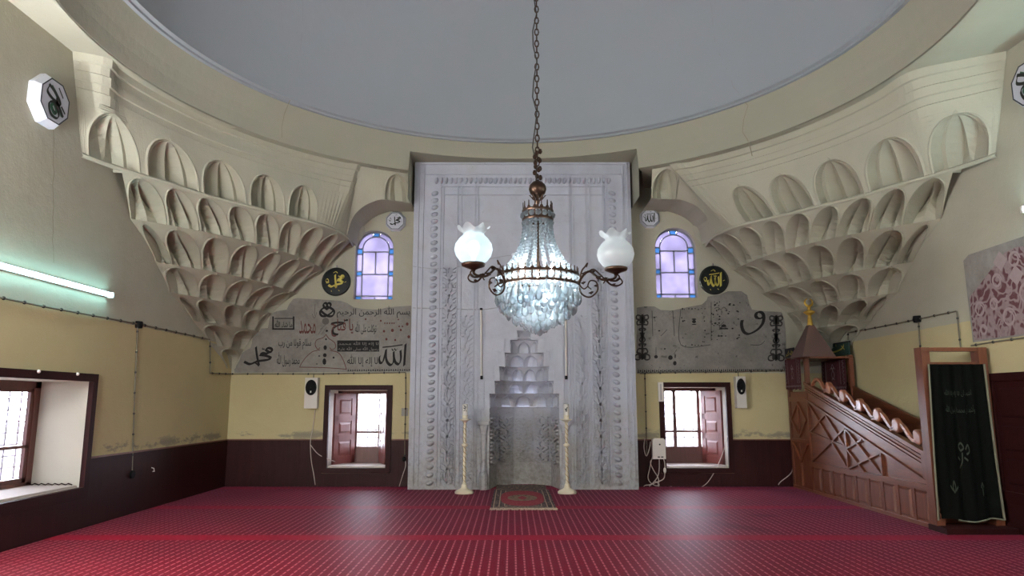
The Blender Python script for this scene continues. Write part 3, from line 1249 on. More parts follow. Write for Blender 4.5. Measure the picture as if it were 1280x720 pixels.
def arch_end(mirror):
    """where the pendentive rises over the arched window towards the mihrab: fascia, its underside and one small shell"""
    root = PEN_R if mirror else PEN_L
    cx = 0.18 - DC[0] if mirror else DC[0]
    bot = catmull([(-3.44, 5.0, 4.74), (-3.33, 4.92, 5.08), (-3.12, 4.86, 5.30), (-2.86, 4.84, 5.42), (-2.72, 4.86, 5.45)], 4)
    top = []
    for p in bot:
        y = math.sqrt(5.33 ** 2 - (p.x - cx) ** 2)
        top.append((p.x, y, DZ0 - 0.01))
    rows = []
    for t in (0, 0.25, 0.5, 0.75, 1):
        rows.append([clampf((b.x, b.y + (c[1] - b.y) * t, b.z + (c[2] - b.z) * t), mirror) for b, c in zip(bot, top)])
    m_ = MB().grid(rows)
    m_.grid([[clampf(tuple(b), mirror) for b in bot], [clampf((b.x, WF, b.z + 0.03), mirror) for b in bot]])
    weld(m_.build('arch_fascia', M_UP, root))
    x0, x1 = -2.72, -2.23
    ya, yb = [math.sqrt(5.33 ** 2 - (x - cx) ** 2) for x in (x0, x1)]
    cb = Curve([(x0, 4.86), (x1, yb + 0.16)], False)
    ct = Curve([(x0, ya), (x1, yb)], False)
    m_ = cell(cb, ct, 0, 1, 5.45, DZ0 - 0.01, cav, n=6, pocket=0.12, half=0.44, spring=0.2, apex=0.9, mirror=mirror, rim=0.015, zig=0.3)
    m_.poly([clampf(p, mirror) for p in ((x0, 4.86, 5.45), (x1, yb + 0.16, 5.45), (x1, WF, 5.47), (x0, WF, 5.47))])
    return weld(m_.build('muqarnas_cell', M_UP, root))


arch_end(False)
arch_end(True)
# plaster wad where the ledge meets the arch of the wall, beside each arched window
for mir in (False, True):
    m_ = MB()
    x0 = -3.36
    rows = []
    for i in range(9):
        t = i / 8
        z = 4.72 + 0.52 * t
        xc = -3.66 + 0.30 * t
        w = 0.05 + 0.17 * math.sin(PI * min(1, 0.15 + t * 0.85)) ** 0.8
        d = 0.02 + 0.30 * t * (1 - t ** 5)
        rows.append([clampf(p, mir) for p in ((xc - w, WF, z), (xc - w * 0.6, WF - d * 0.8, z), (xc + 0.02, WF - d, z), (xc + w * 0.7, WF - d * 0.5, z), (xc + w, WF, z))])
    m_.grid(rows)
    m_.build('arch_foot', M_UP, PEN_R if mir else PEN_L, smooth=True)

# ------------------------------------------------------------------ dado and its trim
DH = 0.872


def dado_front(name, holes, x0, x1):
    root = sempty(name, ((x0 + x1) / 2, WF, 0))
    m_ = panel_holes(MB(), x0, x1, 0, DH, holes, lambda u, v: (u, WF - 0.022, v))
    m_.build('backing', M_DADO, root)
    x = x0
    b = MB()
    while x < x1 - 0.01:      # tongue boards: a thin bead at each joint
        for za, zb in ((0.0, DH),):
            segs = [(za, zb)]
            for h in holes:
                if h[0] - 0.02 < x < h[1] + 0.02:
                    segs = [(0.0, max(0, h[2] - 0.06))]
            for s0, s1 in segs:
                b.box(x - 0.006, x + 0.006, WF - 0.027, WF - 0.02, s0, s1)
        x += 0.24
    o = b.build('board_joint', M_DADO, root)
    t = MB()
    cuts = [x0] + [c for h in holes for c in (h[0], h[1])] + [x1]
    for a, c in zip(cuts[::2], cuts[1::2]):
        t.box(a, c, WF - 0.035, WF, DH, DH + 0.022)
    t.build('cap_moulding', M_DADOTRIM, root)
    return root


PADW = 0.10
dado_front('baseboard_front', [(LW[0] - PADW, LW[1] + PADW, LW[2] - PADW, 2.2), (RW[0] - PADW, RW[1] + PADW, RW[2] - PADW, 2.2)][:1], WL, -2.2)
dado_front('baseboard_front_2', [(RW[0] - PADW, RW[1] + PADW, RW[2] - PADW, 2.2)], 2.1, WR)


def dado_side(name, X, sgn, hole):
    root = sempty(name, (X, 0, 0))
    m_ = panel_holes(MB(), WB, WF, 0, DH, [hole] + ([(SIDE2[0] - 0.12, SIDE2[1] + 0.12, SIDE2[2] - 0.14, 2)] if X < 0 else []), lambda u, v: (X + sgn * 0.022, u, v))
    m_.build('backing', M_DADO, root)
    t = MB()
    for a, c in (((WB, hole[0]), (hole[1], WF)) if X > 0 else ((WB, SIDE2[0] - 0.12), (SIDE2[1] + 0.12, hole[0]), (hole[1], WF))):
        t.box(min(X, X + sgn * 0.035), max(X, X + sgn * 0.035), a, c, DH, DH + 0.022)
    t.build('cap_moulding', M_DADOTRIM, root)


dado_side('baseboard_left', WL, 1, (SIDE[0] - 0.12, SIDE[1] + 0.12, SIDE[2] - 0.14, 2))
dado_side('baseboard_right', WR, -1, (SIDER[0] - 0.12, SIDER[1] + 0.12, SIDER[2] - 0.14, 2))

# ------------------------------------------------------------------ lower windows in the front wall
DEP = 0.88


def leaf(root, hinge, tip, z0, z1, inner):
    """panelled shutter leaf standing open in the reveal"""
    h, t = Vector((hinge[0], hinge[1], 0)), Vector((tip[0], tip[1], 0))
    d = (t - h)
    L = d.length
    d.normalize()
    n = Vector((-d.y, d.x, 0)) * inner
    lf = MB()
    c = (h + t) / 2 + Vector((0, 0, (z0 + z1) / 2))
    lf.obox(c, d * (L / 2), n * 0.012, Vector((0, 0, (z1 - z0) / 2)))
    o = lf.build('shutter_leaf', M_LEAF, root)
    H = z1 - z0
    rail = MB()
    for a, b in ((0, 0.1), (0.33, 0.41), (0.60, 0.68), (0.93, 1.0)):
        rail.obox(c + Vector((0, 0, H * ((a + b) / 2 - 0.5))), d * (L / 2), n * 0.024, Vector((0, 0, H * (b - a) / 2)))
    for s in (-1, 1):
        rail.obox(c + d * s * (L / 2 - 0.06), d * 0.06, n * 0.024, Vector((0, 0, H / 2)))
    rail.build('leaf_frame', M_LEAF, o)
    for a, b in ((0.1, 0.33), (0.41, 0.60), (0.68, 0.93)):
        p = MB()
        cc = c + Vector((0, 0, H * ((a + b) / 2 - 0.5)))
        w, hh = L / 2 - 0.15, H * (b - a) / 2 - 0.03
        for sd in (1, -1):
            o8 = []
            for k, (ww, h2, dep) in enumerate(((w, hh, 0.012), (w - 0.035, hh - 0.035, 0.026))):
                for i, j in ((-1, -1), (1, -1), (1, 1), (-1, 1)):
                    o8.append(cc + d * ww * i + Vector((0, 0, h2 * j)) + n * dep * sd)
            p.add(o8, [(4, 5, 6, 7), (0, 1, 5, 4), (1, 2, 6, 5), (2, 3, 7, 6), (3, 0, 4, 7)])
        p.build('panel', M_LEAF, o)
    return o


def low_window(name, W, leaves, frame_l=True):
    x0, x1, z0, z1 = W
    Y0, Y1 = WF, WF + DEP
    root = sempty(name, ((x0 + x1) / 2, WF, z0))
    rv = MB()
    fx = 0.04
    rv.add([(x0, Y0, z0), (x0 - fx, Y1, z0), (x0 - fx, Y1, z1), (x0, Y0, z1)], [(0, 1, 2, 3)])
    rv.add([(x1, Y0, z0), (x1 + fx, Y1, z0), (x1 + fx, Y1, z1), (x1, Y0, z1)], [(3, 2, 1, 0)])
    rv.add([(x0, Y0, z1), (x0 - fx, Y1, z1), (x1 + fx, Y1, z1), (x1, Y0, z1)], [(0, 1, 2, 3)])
    rv.add([(x0, Y0, z0), (x0 - fx, Y1, z0), (x1 + fx, Y1, z0), (x1, Y0, z0)], [(3, 2, 1, 0)])
    rv.build('reveal', M_REVEAL, root)
    MB().box(x0 + 0.02, x1 - 0.02, Y0 + 0.03, Y1 - 0.08, z0, z0 + 0.03).build('sill_cloth', M_SILLCLOTH, root)
    # outer frame on the wall
    f = 0.095
    for nm, b in (('frame_stile', (x0 - f, x0, z0 - f, z1 + f)), ('frame_stile', (x1, x1 + f, z0 - f, z1 + f)),
                  ('frame_rail', (x0, x1, z1, z1 + f)), ('frame_rail', (x0, x1, z0 - f, z0))):
        MB().box(b[0], b[1], Y0 - 0.05, Y0 + 0.02, b[2], b[3]).build(nm, M_FRAME, root)
    # sash at the outer face
    a0, a1, b0, b1 = x0 - fx, x1 + fx, z0, z1
    sash = MB()
    ys = (Y1 - 0.07, Y1)
    for b in ((a0, a0 + 0.09, b0, b1), (a1 - 0.09, a1, b0, b1), (a0, a1, b1 - 0.07, b1), (a0, a1, b0, b0 + 0.36)):
        sash.box(b[0], b[1], ys[0], ys[1], b[2], b[3])
    mull = [(a0 + a1) / 2 - 0.22, (a0 + a1) / 2 + 0.28]
    for mx in mull:
        sash.box(mx - 0.035, mx + 0.035, ys[0] + 0.005, ys[1], b0 + 0.3, b1 - 0.05)
    zt = b0 + 0.36 + (b1 - b0 - 0.43) * 0.27
    sash.box(a0, a1, ys[0] + 0.008, ys[1], zt - 0.022, zt + 0.022)
    so_ = sash.build('sash', M_SASH, root)
    xs = [a0 + 0.09] + mull + [a1 - 0.09]
    for i in range(len(xs) - 1):
        for (p, q) in ((b0 + 0.36, zt - 0.02), (zt + 0.02, b1 - 0.07)):
            MB().box(xs[i] + 0.03, xs[i + 1] - 0.03, Y1 - 0.045, Y1 - 0.039, p, q).build('pane', M_GLASS, so_)
    # iron grille outside
    gr = MB()
    n = 6
    for i in range(n + 1):
        x = a0 + 0.08 + (a1 - a0 - 0.16) * i / n
        gr.tube([(x, Y1 + 0.09, b0 + 0.3), (x, Y1 + 0.09, b1)], 0.010, 5, False)
    nz = 7
    for i in range(nz + 1):
        z = b0 + 0.38 + (b1 - b0 - 0.42) * i / nz
        gr.tube([(a0, Y1 + 0.09, z), (a1, Y1 + 0.09, z)], 0.010, 5, False)
    gr.build('grille', M_IRON, root)
    for hinge, tip in leaves:
        leaf(root, hinge, tip, z0 + 0.05, z1 - 0.06, 1)
    return root


low_window('window_1', LW, [((LW[0] + 0.34, 6.56), (LW[0] + 0.06, 5.98)), ((LW[1] - 0.26, 6.56), (LW[1] - 0.03, 5.97))])
low_window('window_2', RW, [((RW[1] - 0.28, 6.56), (RW[1] - 0.04, 5.97)), ((RW[0] - 0.0, 6.62), (RW[0] + 0.025, 6.02))])


# ------------------------------------------------------------------ arched stained-glass windows
def arch_window(name, W):
    x0, x1, z0, z1 = W
    root = sempty(name, ((x0 + x1) / 2, WF, z0))
    Y0, Yg = WF, WF + 0.16
    pts, sp = arch_pts(x0, x1, z0, z1, 20)
    out = [(x0, z0)] + [(x0, sp)] + pts[1:-1] + [(x1, sp), (x1, z0)]
    rv = MB()
    rv.grid([[(x, Y0, z) for x, z in out + out[:1]], [(x, Y0 + 0.30, z) for x, z in out + out[:1]]])
    rv.build('reveal', M_REVEAL, root)
    b = (x1 - x0) * 0.155          # width of the border lights
    cxm = (x0 + x1) / 2
    g = 0.011                      # half width of the cames
    H = z1 - z0
    inner, spi = arch_pts(x0 + b, x1 - b, z0 + b * 0.75, z1 - b * 0.9, 20)
    zc = sp + 0.03                 # foot of the arch lights
    panes = []

    def rect(a, c, d, e, m_):
        panes.append(([(a + g, d + g), (c - g, d + g), (c - g, e - g), (a + g, e - g)], m_))

    k = [z0, z0 + b * 0.72, z0 + H * 0.385 - b * 0.38, z0 + H * 0.385 + b * 0.38, z0 + H * 0.64, zc]
    for (a, c) in ((x0, x0 + b), (x1 - b, x1)):
        rect(a, c, k[0], k[1], M_PANEBLUE)
        rect(a, c, k[1], k[2], M_PANEPINK)
        rect(a, c, k[2], k[3], M_PANEBLUE)
        rect(a, c, k[3], zc - b * 0.95, M_PANEPINK)
        rect(a, c, zc - b * 0.95, zc, M_PANEBLUE)
    rect(x0 + b, cxm, k[0], k[1], M_PANEPINK)
    rect(cxm, x1 - b, k[0], k[1], M_PANEPINK)
    zm = z0 + H * 0.375
    zt = zc - b * 0.55
    rect(x0 + b, x1 - b, k[1], zm, M_PANEPINK)
    rect(x0 + b, cxm, zm, zt, M_PANEPINK)
    rect(cxm, x1 - b, zm, zt, M_PANEPINK)
    # half-moon light and the arch lights
    ri = (x1 - x0) / 2 - b

    def ell(a, off):
        rx = (x1 - x0) / 2 - off
        rz = (z1 - zc) - off * 0.9
        return (cxm + rx * math.cos(a), zc + rz * math.sin(a) ** 0.95 if a not in (0, PI) else zc)

    A = [PI * i / 16 for i in range(17)]
    panes.append(([(cxm - ri + g, zt + g)] + [(ell(a, b + g)) for a in A[::-1]] + [(cxm + ri - g, zt + g)], M_PANEPINK))
    for a0, a1, m_ in ((0.0, 0.43, M_PANEPINK), (0.43, 0.57, M_PANEBLUE), (0.57, 1.0, M_PANEPINK)):
        aa = [PI * (a0 + 0.012 + (a1 - a0 - 0.024) * i / 8) for i in range(9)]
        panes.append(([ell(a, g) for a in aa] + [ell(a, b - g) for a in aa[::-1]], m_))
    # came lattice: a plate just behind the panes is not wanted, so bars between them
    for pts_, m_ in panes:
        MB().prism([(x, Yg, z) for x, z in pts_], (0, 0.008, 0)).build('pane', m_, root)
    cm = MB()
    bar = lambda a, c, d, e: cm.box(a, c, Yg - 0.012, Yg + 0.02, d, e)
    for x in (x0 + b, x1 - b):
        bar(x - g, x + g, z0, zc)
    for x in (x0, x1):
        bar(x - g, x + g, z0, zc)
    bar(x0, x1, z0 - g, z0 + g)
    bar(x0, x1, k[1] - g, k[1] + g)
    bar(x0 + b, x1 - b, zm - g, zm + g)
    bar(x0 + b, x1 - b, zt - g, zt + g)
    bar(cxm - g, cxm + g, zm, zt)
    bar(cxm - g, cxm + g, z0, k[1])
    for z in (k[2], k[3], zc - b * 0.95, zc):
        for (a, c) in ((x0, x0 + b), (x1 - b, x1)):
            bar(a, c, z - g, z + g)
    for off in (b, 0.0):
        cm.tube([(ell(a, off)[0], Yg, ell(a, off)[1]) for a in A], g * (1.15 if off else 3.2), 6, False)
    for a in (0.43, 0.57):
        p, q = ell(PI * a, 0), ell(PI * a, b)
        cm.tube([(p[0], Yg, p[1]), (q[0], Yg, q[1])], g * 1.1, 6)
    cm.build('came', M_LEAD, root)
    return root


arch_window('window_3', LA)
arch_window('window_4', RA)


# ------------------------------------------------------------------ side wall windows
def side_window(name, X, sgn, S, closed):
    y0, y1, z0, z1 = S
    root = sempty(name, (X, (y0 + y1) / 2, z0))
    D = 0.74
    Xo = X - sgn * D
    bx = lambda a, b, c, d, e, f: MB().box(min(a, b), max(a, b), c, d, e, f)
    f = 0.10
    for nm, b in (('frame_stile', (y0 - f, y0, z0 - f, z1 + f)), ('frame_stile', (y1, y1 + f, z0 - f - 0.04, z1 + f)),
                  ('frame_rail', (y0, y1, z1, z1 + f)), ('frame_rail', (y0, y1, z0 - f - 0.04, z0))):
        bx(X - sgn * 0.01, X + sgn * 0.055, *b).build(nm, M_FRAME, root)
    rv = MB()
    e = 0.05
    rv.add([(X, y1, z0), (Xo, y1 + e, z0), (Xo, y1 + e, z1), (X, y1, z1)], [(0, 1, 2, 3)])
    rv.add([(X, y0, z0), (Xo, y0 - e, z0), (Xo, y0 - e, z1), (X, y0, z1)], [(0, 1, 2, 3)])
    rv.add([(X, y0, z1), (Xo, y0 - e, z1), (Xo, y1 + e, z1), (X, y1, z1)], [(0, 1, 2, 3)])
    rv.add([(X, y0, z0), (Xo, y0 - e, z0), (Xo, y1 + e, z0), (X, y1, z0)], [(0, 1, 2, 3)])
    rv.build('reveal', M_REVEAL, root)
    if closed:
        wdt = (y1 - y0) / 2
        for i in range(2):
            a, b = y0 + wdt * i - 0.02 * (i == 0) + 0.002 * i, y0 + wdt * (i + 1) + 0.02 * i - 0.002 * (1 - i)
            o = bx(X - sgn * 0.03, X + sgn * 0.02, a, b, z0 - 0.02, z1 + 0.02).build('shutter_leaf', M_FRAME, root)
            for p, q in ((0.06, 0.30), (0.36, 0.60), (0.66, 0.94)):
                h = z1 - z0
                MB().bevbox(X - 0.04, X - 0.015, a + 0.09, b - 0.09, z0 + h * p, z0 + h * q, 'x', 0.03).build('panel', M_FRAME, o)
        return root
    bx(X - sgn * 0.03, Xo + sgn * 0.08, y0 + 0.02, y1 - 0.02, z0, z0 + 0.03).build('sill_cloth', M_SILLCLOTH, root)
    # zigzag lace edge of the sill cloth along the sash
    lz = MB()
    lz.tube([(X - sgn * (0.08 + 0.56 * i / 13), y1 - 0.03 - 0.02 * (i % 2), z0 + 0.035 + 0.02 * (i % 2)) for i in range(14)], 0.008, 5)
    lz.build('lace_edge', M_FRAME, root)
    a0, a1 = y0 - e, y1 + e
    xs = (Xo, Xo + sgn * 0.08)
    fr_ = MB()
    for b in ((a1 - 0.11, a1, z0, z1), (a0, a0 + 0.11, z0, z1), (a0, a1, z1 - 0.09, z1), (a0, a1, z0, z0 + 0.07)):
        fr_.box(min(xs), max(xs), *b)
    fr_.build('window_frame', M_SASH, root)
    sh = MB()
    n = 2
    w = (a1 - a0 - 0.22) / n
    zt = z0 + 0.52
    x2 = (min(Xo + sgn * 0.02, Xo + sgn * 0.065), max(Xo + sgn * 0.02, Xo + sgn * 0.065))
    for i in range(n):
        p, q = a0 + 0.11 + w * i, a0 + 0.11 + w * (i + 1)
        for b in ((p, p + 0.06, z0 + 0.06, z1 - 0.08), (q - 0.06, q, z0 + 0.06, z1 - 0.08), (p, q, z1 - 0.14, z1 - 0.08), (p, q, z0 + 0.06, z0 + 0.13), (p, q, zt - 0.02, zt + 0.02)):
            sh.box(x2[0], x2[1], *b)
    s = sh.build('sash', M_SASH, root)
    for i in range(n):
        p, q = a0 + 0.11 + w * i, a0 + 0.11 + w * (i + 1)
        for c, d in ((z0 + 0.13, zt - 0.02), (zt + 0.02, z1 - 0.14)):
            MB().box(Xo + sgn * 0.04 - 0.003, Xo + sgn * 0.04 + 0.003, p + 0.06, q - 0.06, c, d).build('pane', M_GLASS, s)
    gr = MB()
    for i in range(9):
        z = z0 + 0.12 + (z1 - z0 - 0.2) * i / 8
        gr.tube([(Xo - sgn * 0.1, a0, z), (Xo - sgn * 0.1, a1, z)], 0.010, 5, False)
    for i in range(10):
        y = a0 + 0.1 + (a1 - a0 - 0.2) * i / 9
        gr.tube([(Xo - sgn * 0.1, y, z0), (Xo - sgn * 0.1, y, z1)], 0.010, 5, False)
    gr.build('grille', M_IRON, root)
    # two nail hooks on the top rail of the frame
    for y in ((at_x(42, 463, WL)[1], at_x(91, 468, WL)[1]) if y1 > 0 else ()):
        MB().ball((X + sgn * 0.06, y, z1 + 0.085), 0.022, 8, 5).build('screw', M_WHITEP, root)
    return root


side_window('window_5', WL, 1, SIDE, False)
side_window('window_6', WR, -1, SIDER, True)
side_window('window_7', WL, 1, SIDE2, False)

# ------------------------------------------------------------------ mihrab
MY = 5.30
mq = lambda px, py: at_y(px, py, MY)
MX0, MX1, MZ = -2.20, 2.10, 6.43
mih = thing('mihrab', 'tall whitewashed carved prayer niche panel standing in the middle of the far wall', 'prayer niche', (-0.04, MY, 0))
NC = mq(655.5, 560)[0]
TPX = [(612, 699, 492, 510), (618, 692, 476, 492), (624, 686, 458, 476), (631, 680, 441, 458), (638, 673, 425, 441), (646, 664, 413, 425)]
TM = []
for pl, pr, pt, pb_ in TPX:
    hw = (mq(pr, pt)[0] - mq(pl, pt)[0]) / 2
    TM.append((hw, mq(655, pb_)[2], mq(655, pt)[2]))
NW = 0.66
ZA = TM[0][1]
holes = [(NC - NW, NC + NW, -1, ZA)] + [(NC - h, NC + h, a, b) for h, a, b in TM]
PM = lambda d: (lambda u, v: (u, MY - d, v))
b = panel_holes(MB(), MX0, MX1, 0, MZ, holes, PM(0))
b.add([(MX0, MY, 0), (MX0, WF, 0), (MX0, WF, MZ), (MX0, MY, MZ)], [(0, 1, 2, 3)])
b.add([(MX1, MY, 0), (MX1, WF, 0), (MX1, WF, MZ), (MX1, MY, MZ)], [(3, 2, 1, 0)])
b.add([(MX0, MY, MZ), (MX1, MY, MZ), (MX1, WF, MZ), (MX0, WF, MZ)], [(0, 1, 2, 3)])
b.build('panel', M_MIHRAB, mih)


def plan(hw, d, n=5):
    """half-decagon plan of the niche, from the left jamb round the back to the right jamb"""
    pts = []
    for i in range(n + 1):
        a = PI - PI * i / n
        pts.append((NC + hw * math.cos(a), MY + d * (math.sin(a) ** 0.75 if 0 < i < n else 0)))
    return Curve(pts, False)


deps = [0.92, 0.74, 0.56, 0.42, 0.30, 0.20, 0.10]
base = plan(NW, deps[0])
low = MB().grid([[(x, y, z) for x, y in base.p] for z in (0.0, ZA)])
niche = low.build('niche_wall', M_NICHE, mih)
ncell = [7, 6, 6, 4, 3, 2]
for k, (hw, za, zb) in enumerate(TM):
    cb, ct = plan(hw, deps[k]), plan(hw, deps[k + 1])
    for i in range(ncell[k]):
        c = cell(cb, ct, i / ncell[k], (i + 1) / ncell[k], za, zb, cav, n=4, pocket=0.04, half=0.44, spring=0.34, apex=0.86, dn=5, rim=0.012, raw=True)
        weld(c.build('muqarnas_cell', M_NICHE if k < 2 else M_MIHRAB, mih))
    # underside of the step to the narrower tier above
    h2 = TM[k + 1][0] if k < 5 else 0.02
    c2 = plan(h2, deps[k + 1])
    st = MB().grid([[(*ct.at(i / 20), zb) for i in range(21)], [(*c2.at(i / 20), zb) for i in range(21)]])
    st.build('step', M_MIHRAB, mih)
    # rounded lip under each tier
    lp = MB().tube([(*cb.at(i / 20), za + 0.008) for i in range(21)], 0.014, 6)
    lp.build('lip', M_NICHE, mih)

# mouldings
mo = MB()


def vbar(x, w, z0, z1, d=0.03):
    mo.box(x - w / 2, x + w / 2, MY - d, MY + 0.005, z0, z1)


def hbar(x0, x1, z, w, d=0.03):
    mo.box(x0, x1, MY - d, MY + 0.005, z - w / 2, z + w / 2)


XS = {k: mq(k, 420)[0] for k in (520, 526, 533, 541, 548, 552, 570, 575, 592, 596, 714, 718, 735, 740, 757, 761, 769, 776, 783, 789)}
ztop = {k: mq(655, k)[2] for k in (199, 205, 219, 226, 232, 240, 258, 268, 277)}
for k in (520, 526, 548, 552, 570, 575, 592, 596):
    vbar(XS[k], 0.022, 0.06, ztop[219] if k > 530 else ztop[205] - (k - 520) * 0.008, 0.03)
for k in (714, 718, 735, 740, 757, 761, 783, 789):
    vbar(XS[k], 0.022, 0.06, ztop[219] if k < 780 else ztop[205] - (789 - k) * 0.008, 0.03)
hbar(MX0, MX1, MZ - 0.03, 0.06, 0.03)
hbar(MX0 + 0.1, MX1 - 0.1, ztop[205], 0.03)
hbar(XS[526], XS[783], ztop[219] + 0.02, 0.02)
hbar(XS[548], XS[761], ztop[232] - 0.02, 0.02)
hbar(XS[552], XS[757], ztop[240] - 0.06, 0.02)
hbar(mq(605, 277)[0], mq(713, 277)[0], ztop[277], 0.02, 0.012)
for px in (605, 713):
    vbar(mq(px, 340)[0], 0.02, mq(655, 385)[2], ztop[277], 0.012)
for px in (601, 707):
    vbar(mq(px, 430)[0] - 0.06, 0.03, mq(655, 512)[2], mq(655, 388)[2], 0.02)
    vbar(mq(px, 430)[0] + 0.06, 0.03, mq(655, 512)[2], mq(655, 388)[2], 0.02)
# stepped frame round the stalactites
o8 = 0.12
for sg in (-1, 1):
    prevx = NW + 0.17
    vbar(NC + sg * prevx, 0.024, 0.1, ZA - 0.03)
    hbar(NC + sg * (NW + 0.17) - 0.012, NC + sg * (NW + 0.17) + 0.012, ZA - 0.03, 0.024)
    px_ = NW + 0.17
    zz = ZA - 0.03
    for k in (0, 2, 3, 4):
        hw, za, zb = TM[k]
        x = hw + o8
        a, c = sorted((NC + sg * px_, NC + sg * x))
        hbar(a - 0.012, c + 0.012, zz, 0.024)
        ztp = TM[min(k + (1 if k else 2), 5)][1] + 0.04
        vbar(NC + sg * x, 0.024, zz, ztp)
        zz, px_ = ztp, x
    a, c = sorted((NC + sg * px_, NC))
    hbar(a, c, zz, 0.024)
mo.build('moulding', M_MIHRAB, mih)

# scalloped rope round the frame: each carved lobe a piece
lobe = MB()
n_, m_ = 8, 4
rows = []
for i in range(m_ + 1):
    t = i / m_ * PI / 2
    rows.append([(0.072 * math.cos(t) * math.cos(2 * PI * k / n_) * (1 + 0.12 * math.sin(2 * PI * k / n_)), -0.080 * math.sin(t), 0.050 * math.cos(t) * math.sin(2 * PI * k / n_) + 0.014 * math.cos(t) * math.cos(2 * PI * k / n_)) for k in range(n_ + 1)])
lobe.grid(rows)
lobe_me = lobe.mesh('scallop')
lobe_me.materials.append(M_MIHRAB)
lobe_me.polygons.foreach_set('use_smooth', [True] * len(lobe_me.polygons))
lobe2 = MB()
lobe2.grid([[(z * 0.72, y * 0.9, x * 0.95) for x, y, z in r] for r in rows])
lobe_me2 = lobe2.mesh('scallop_upright')
lobe_me2.materials.append(M_MIHRAB)
z = 0.12
while z < ztop[232] - 0.1:
    for px in (540.5, 769):
        place('scallop', lobe_me, mih, (mq(px, 420)[0], MY, z), None, (1 if px < 600 else -1, 1, 1))
    z += 0.143
x = XS[541] + 0.02
while x < XS[769] + 0.03:
    place('scallop', lobe_me2, mih, (x, MY, ztop[226]))
    x += 0.098

PAT = [((0, .2), (.3, .35)), ((.3, .35), (.3, .65)), ((.3, .65), (0, .8)), ((1, .2), (.7, .35)), ((.7, .35), (.7, .65)), ((.7, .65), (1, .8)),
       ((.3, .35), (.5, .15)), ((.7, .35), (.5, .15)), ((.3, .65), (.5, .85)), ((.7, .65), (.5, .85)), ((.5, .15), (.5, -.15)), ((.3, .5), (0, .5)), ((.7, .5), (1, .5)),
       ((0, .2), (.5, -.15)), ((1, .2), (.5, -.15))]


def strap(mb, O, U, V, N, w, h, cols, rws, t=0.011, d=0.012):
    """raised interlace: cols x rws of the unit over the rectangle at O spanned by unit vectors U, V"""
    O, U, V, N = Vector(O), Vector(U), Vector(V), Vector(N)
    for i in range(cols):
        for j in range(rws):
            for (a, b_), (c, e) in PAT:
                if b_ < 0 and j == 0 or e < 0 and j == 0:
                    b_, e = max(0, b_), max(0, e)
                    if (a, b_) == (c, e):
                        continue
                p = O + U * ((i + a) / cols * w) + V * ((j + b_) / rws * h)
                q = O + U * ((i + c) / cols * w) + V * ((j + e) / rws * h)
                ax = (q - p) / 2
                if ax.length < 1e-4:
                    continue
                sd = ax.normalized().cross(N) * t
                mb.obox((p + q) / 2 + N * 0.002, ax, sd, N * d)
    return mb


for (pa, pb2, zt, cols) in ((553, 569, mq(655, 330)[2], 1), (741, 756, mq(655, 330)[2], 1), (576, 591, mq(655, 390)[2], 1), (719, 734, mq(655, 390)[2], 1)):
    a, c = mq(pa, 420)[0], mq(pb2, 420)[0]
    thin = pa in (576, 719)
    s = strap(MB(), (a, MY, 0.12), (1, 0, 0), (0, 0, 1), (0, -1, 0), c - a, zt - 0.12, cols, 14 if not thin else 12, 0.022 if not thin else 0.016, 0.055 if not thin else 0.032)
    s.build('carved_band', M_MIHRAB, mih)
# carved panels on the facets of the niche
for i in range(5):
    p, q = Vector((*base.p[i], 0)), Vector((*base.p[i + 1], 0))
    U = (q - p).normalized()
    N = Vector((U.y, -U.x, 0))
    if N.y > 0 and abs(N.y) > 0.2:
        N = -N
    w = (q - p).length
    s = strap(MB(), p + U * 0.05 + Vector((0, 0, 0.45)), U, (0, 0, 1), N, w - 0.1, ZA - 0.60, 1, 4, 0.018, 0.045)
    e = Vector((0, 0, 1))
    for z in (ZA - 0.10, 0.40):
        s.obox((p + q) / 2 + e * z, U * (w / 2), N * 0.012, e * 0.012)
    s.build('carved_panel', M_NICHE, niche)
# colonnettes
for px, sgn in ((604.5, -1), (706, 1)):
    x = mq(px, 560)[0]
    zc0, zc1 = mq(655, 543)[2], mq(655, 531)[2]
    col = MB()
    col.lathe([(0.075, 0.0), (0.085, 0.02), (0.085, 0.28), (0.07, 0.31), (0.055, 0.33)], (x, MY - 0.02, 0.0), 10)
    col.build('column_base', M_MIHRAB, mih)
    MB().lathe([(0.055, 0.33), (0.055, zc0)], (x, MY - 0.02, 0.0), 10).build('column_shaft', M_MIHRAB, mih, smooth=True)
    cp = MB()
    cp.lathe([(0.055, zc0), (0.07, zc0 + 0.02), (0.065, zc0 + 0.05), (0.095, zc1 - 0.03), (0.095, zc1), (0.0, zc1)], (x, MY - 0.02, 0.0), 8)
    cp.box(x - 0.1, x + 0.1, MY - 0.11, MY, zc1, zc1 + 0.07)
    cp.build('capital', M_MIHRAB, mih)

# ------------------------------------------------------------------ calligraphy strokes
ALLAH = [[1.15, (768, 445), (763, 520), (756, 632)], [(724, 500), (728, 570), (712, 618), (682, 604), (668, 560), (666, 510)],
         [(668, 540), (664, 600), (640, 626), (612, 602), (600, 560), (600, 500)], [(602, 490), (590, 540), (572, 600), (550, 606), (541, 575), (548, 548)],
         [0.5, (570, 474), (650, 466), (742, 452)], [0.4, (650, 486), (661, 502), (673, 486), (685, 501), (698, 484)]]
MUHAM = [[(300, 505), (290, 492), (312, 480), (338, 487), (344, 508), (322, 516), (300, 505)], [(340, 505), (300, 528), (262, 524), (240, 534)],
         [(236, 540), (285, 545), (335, 566), (300, 582), (240, 590)], [(205, 470), (214, 545), (232, 632)],
         [(240, 590), (210, 596), (190, 606), (150, 618), (104, 598)], [0.6, (232, 634), (215, 618), (196, 604)], [0.4, (262, 478), (262, 492), (274, 488), (276, 498)]]


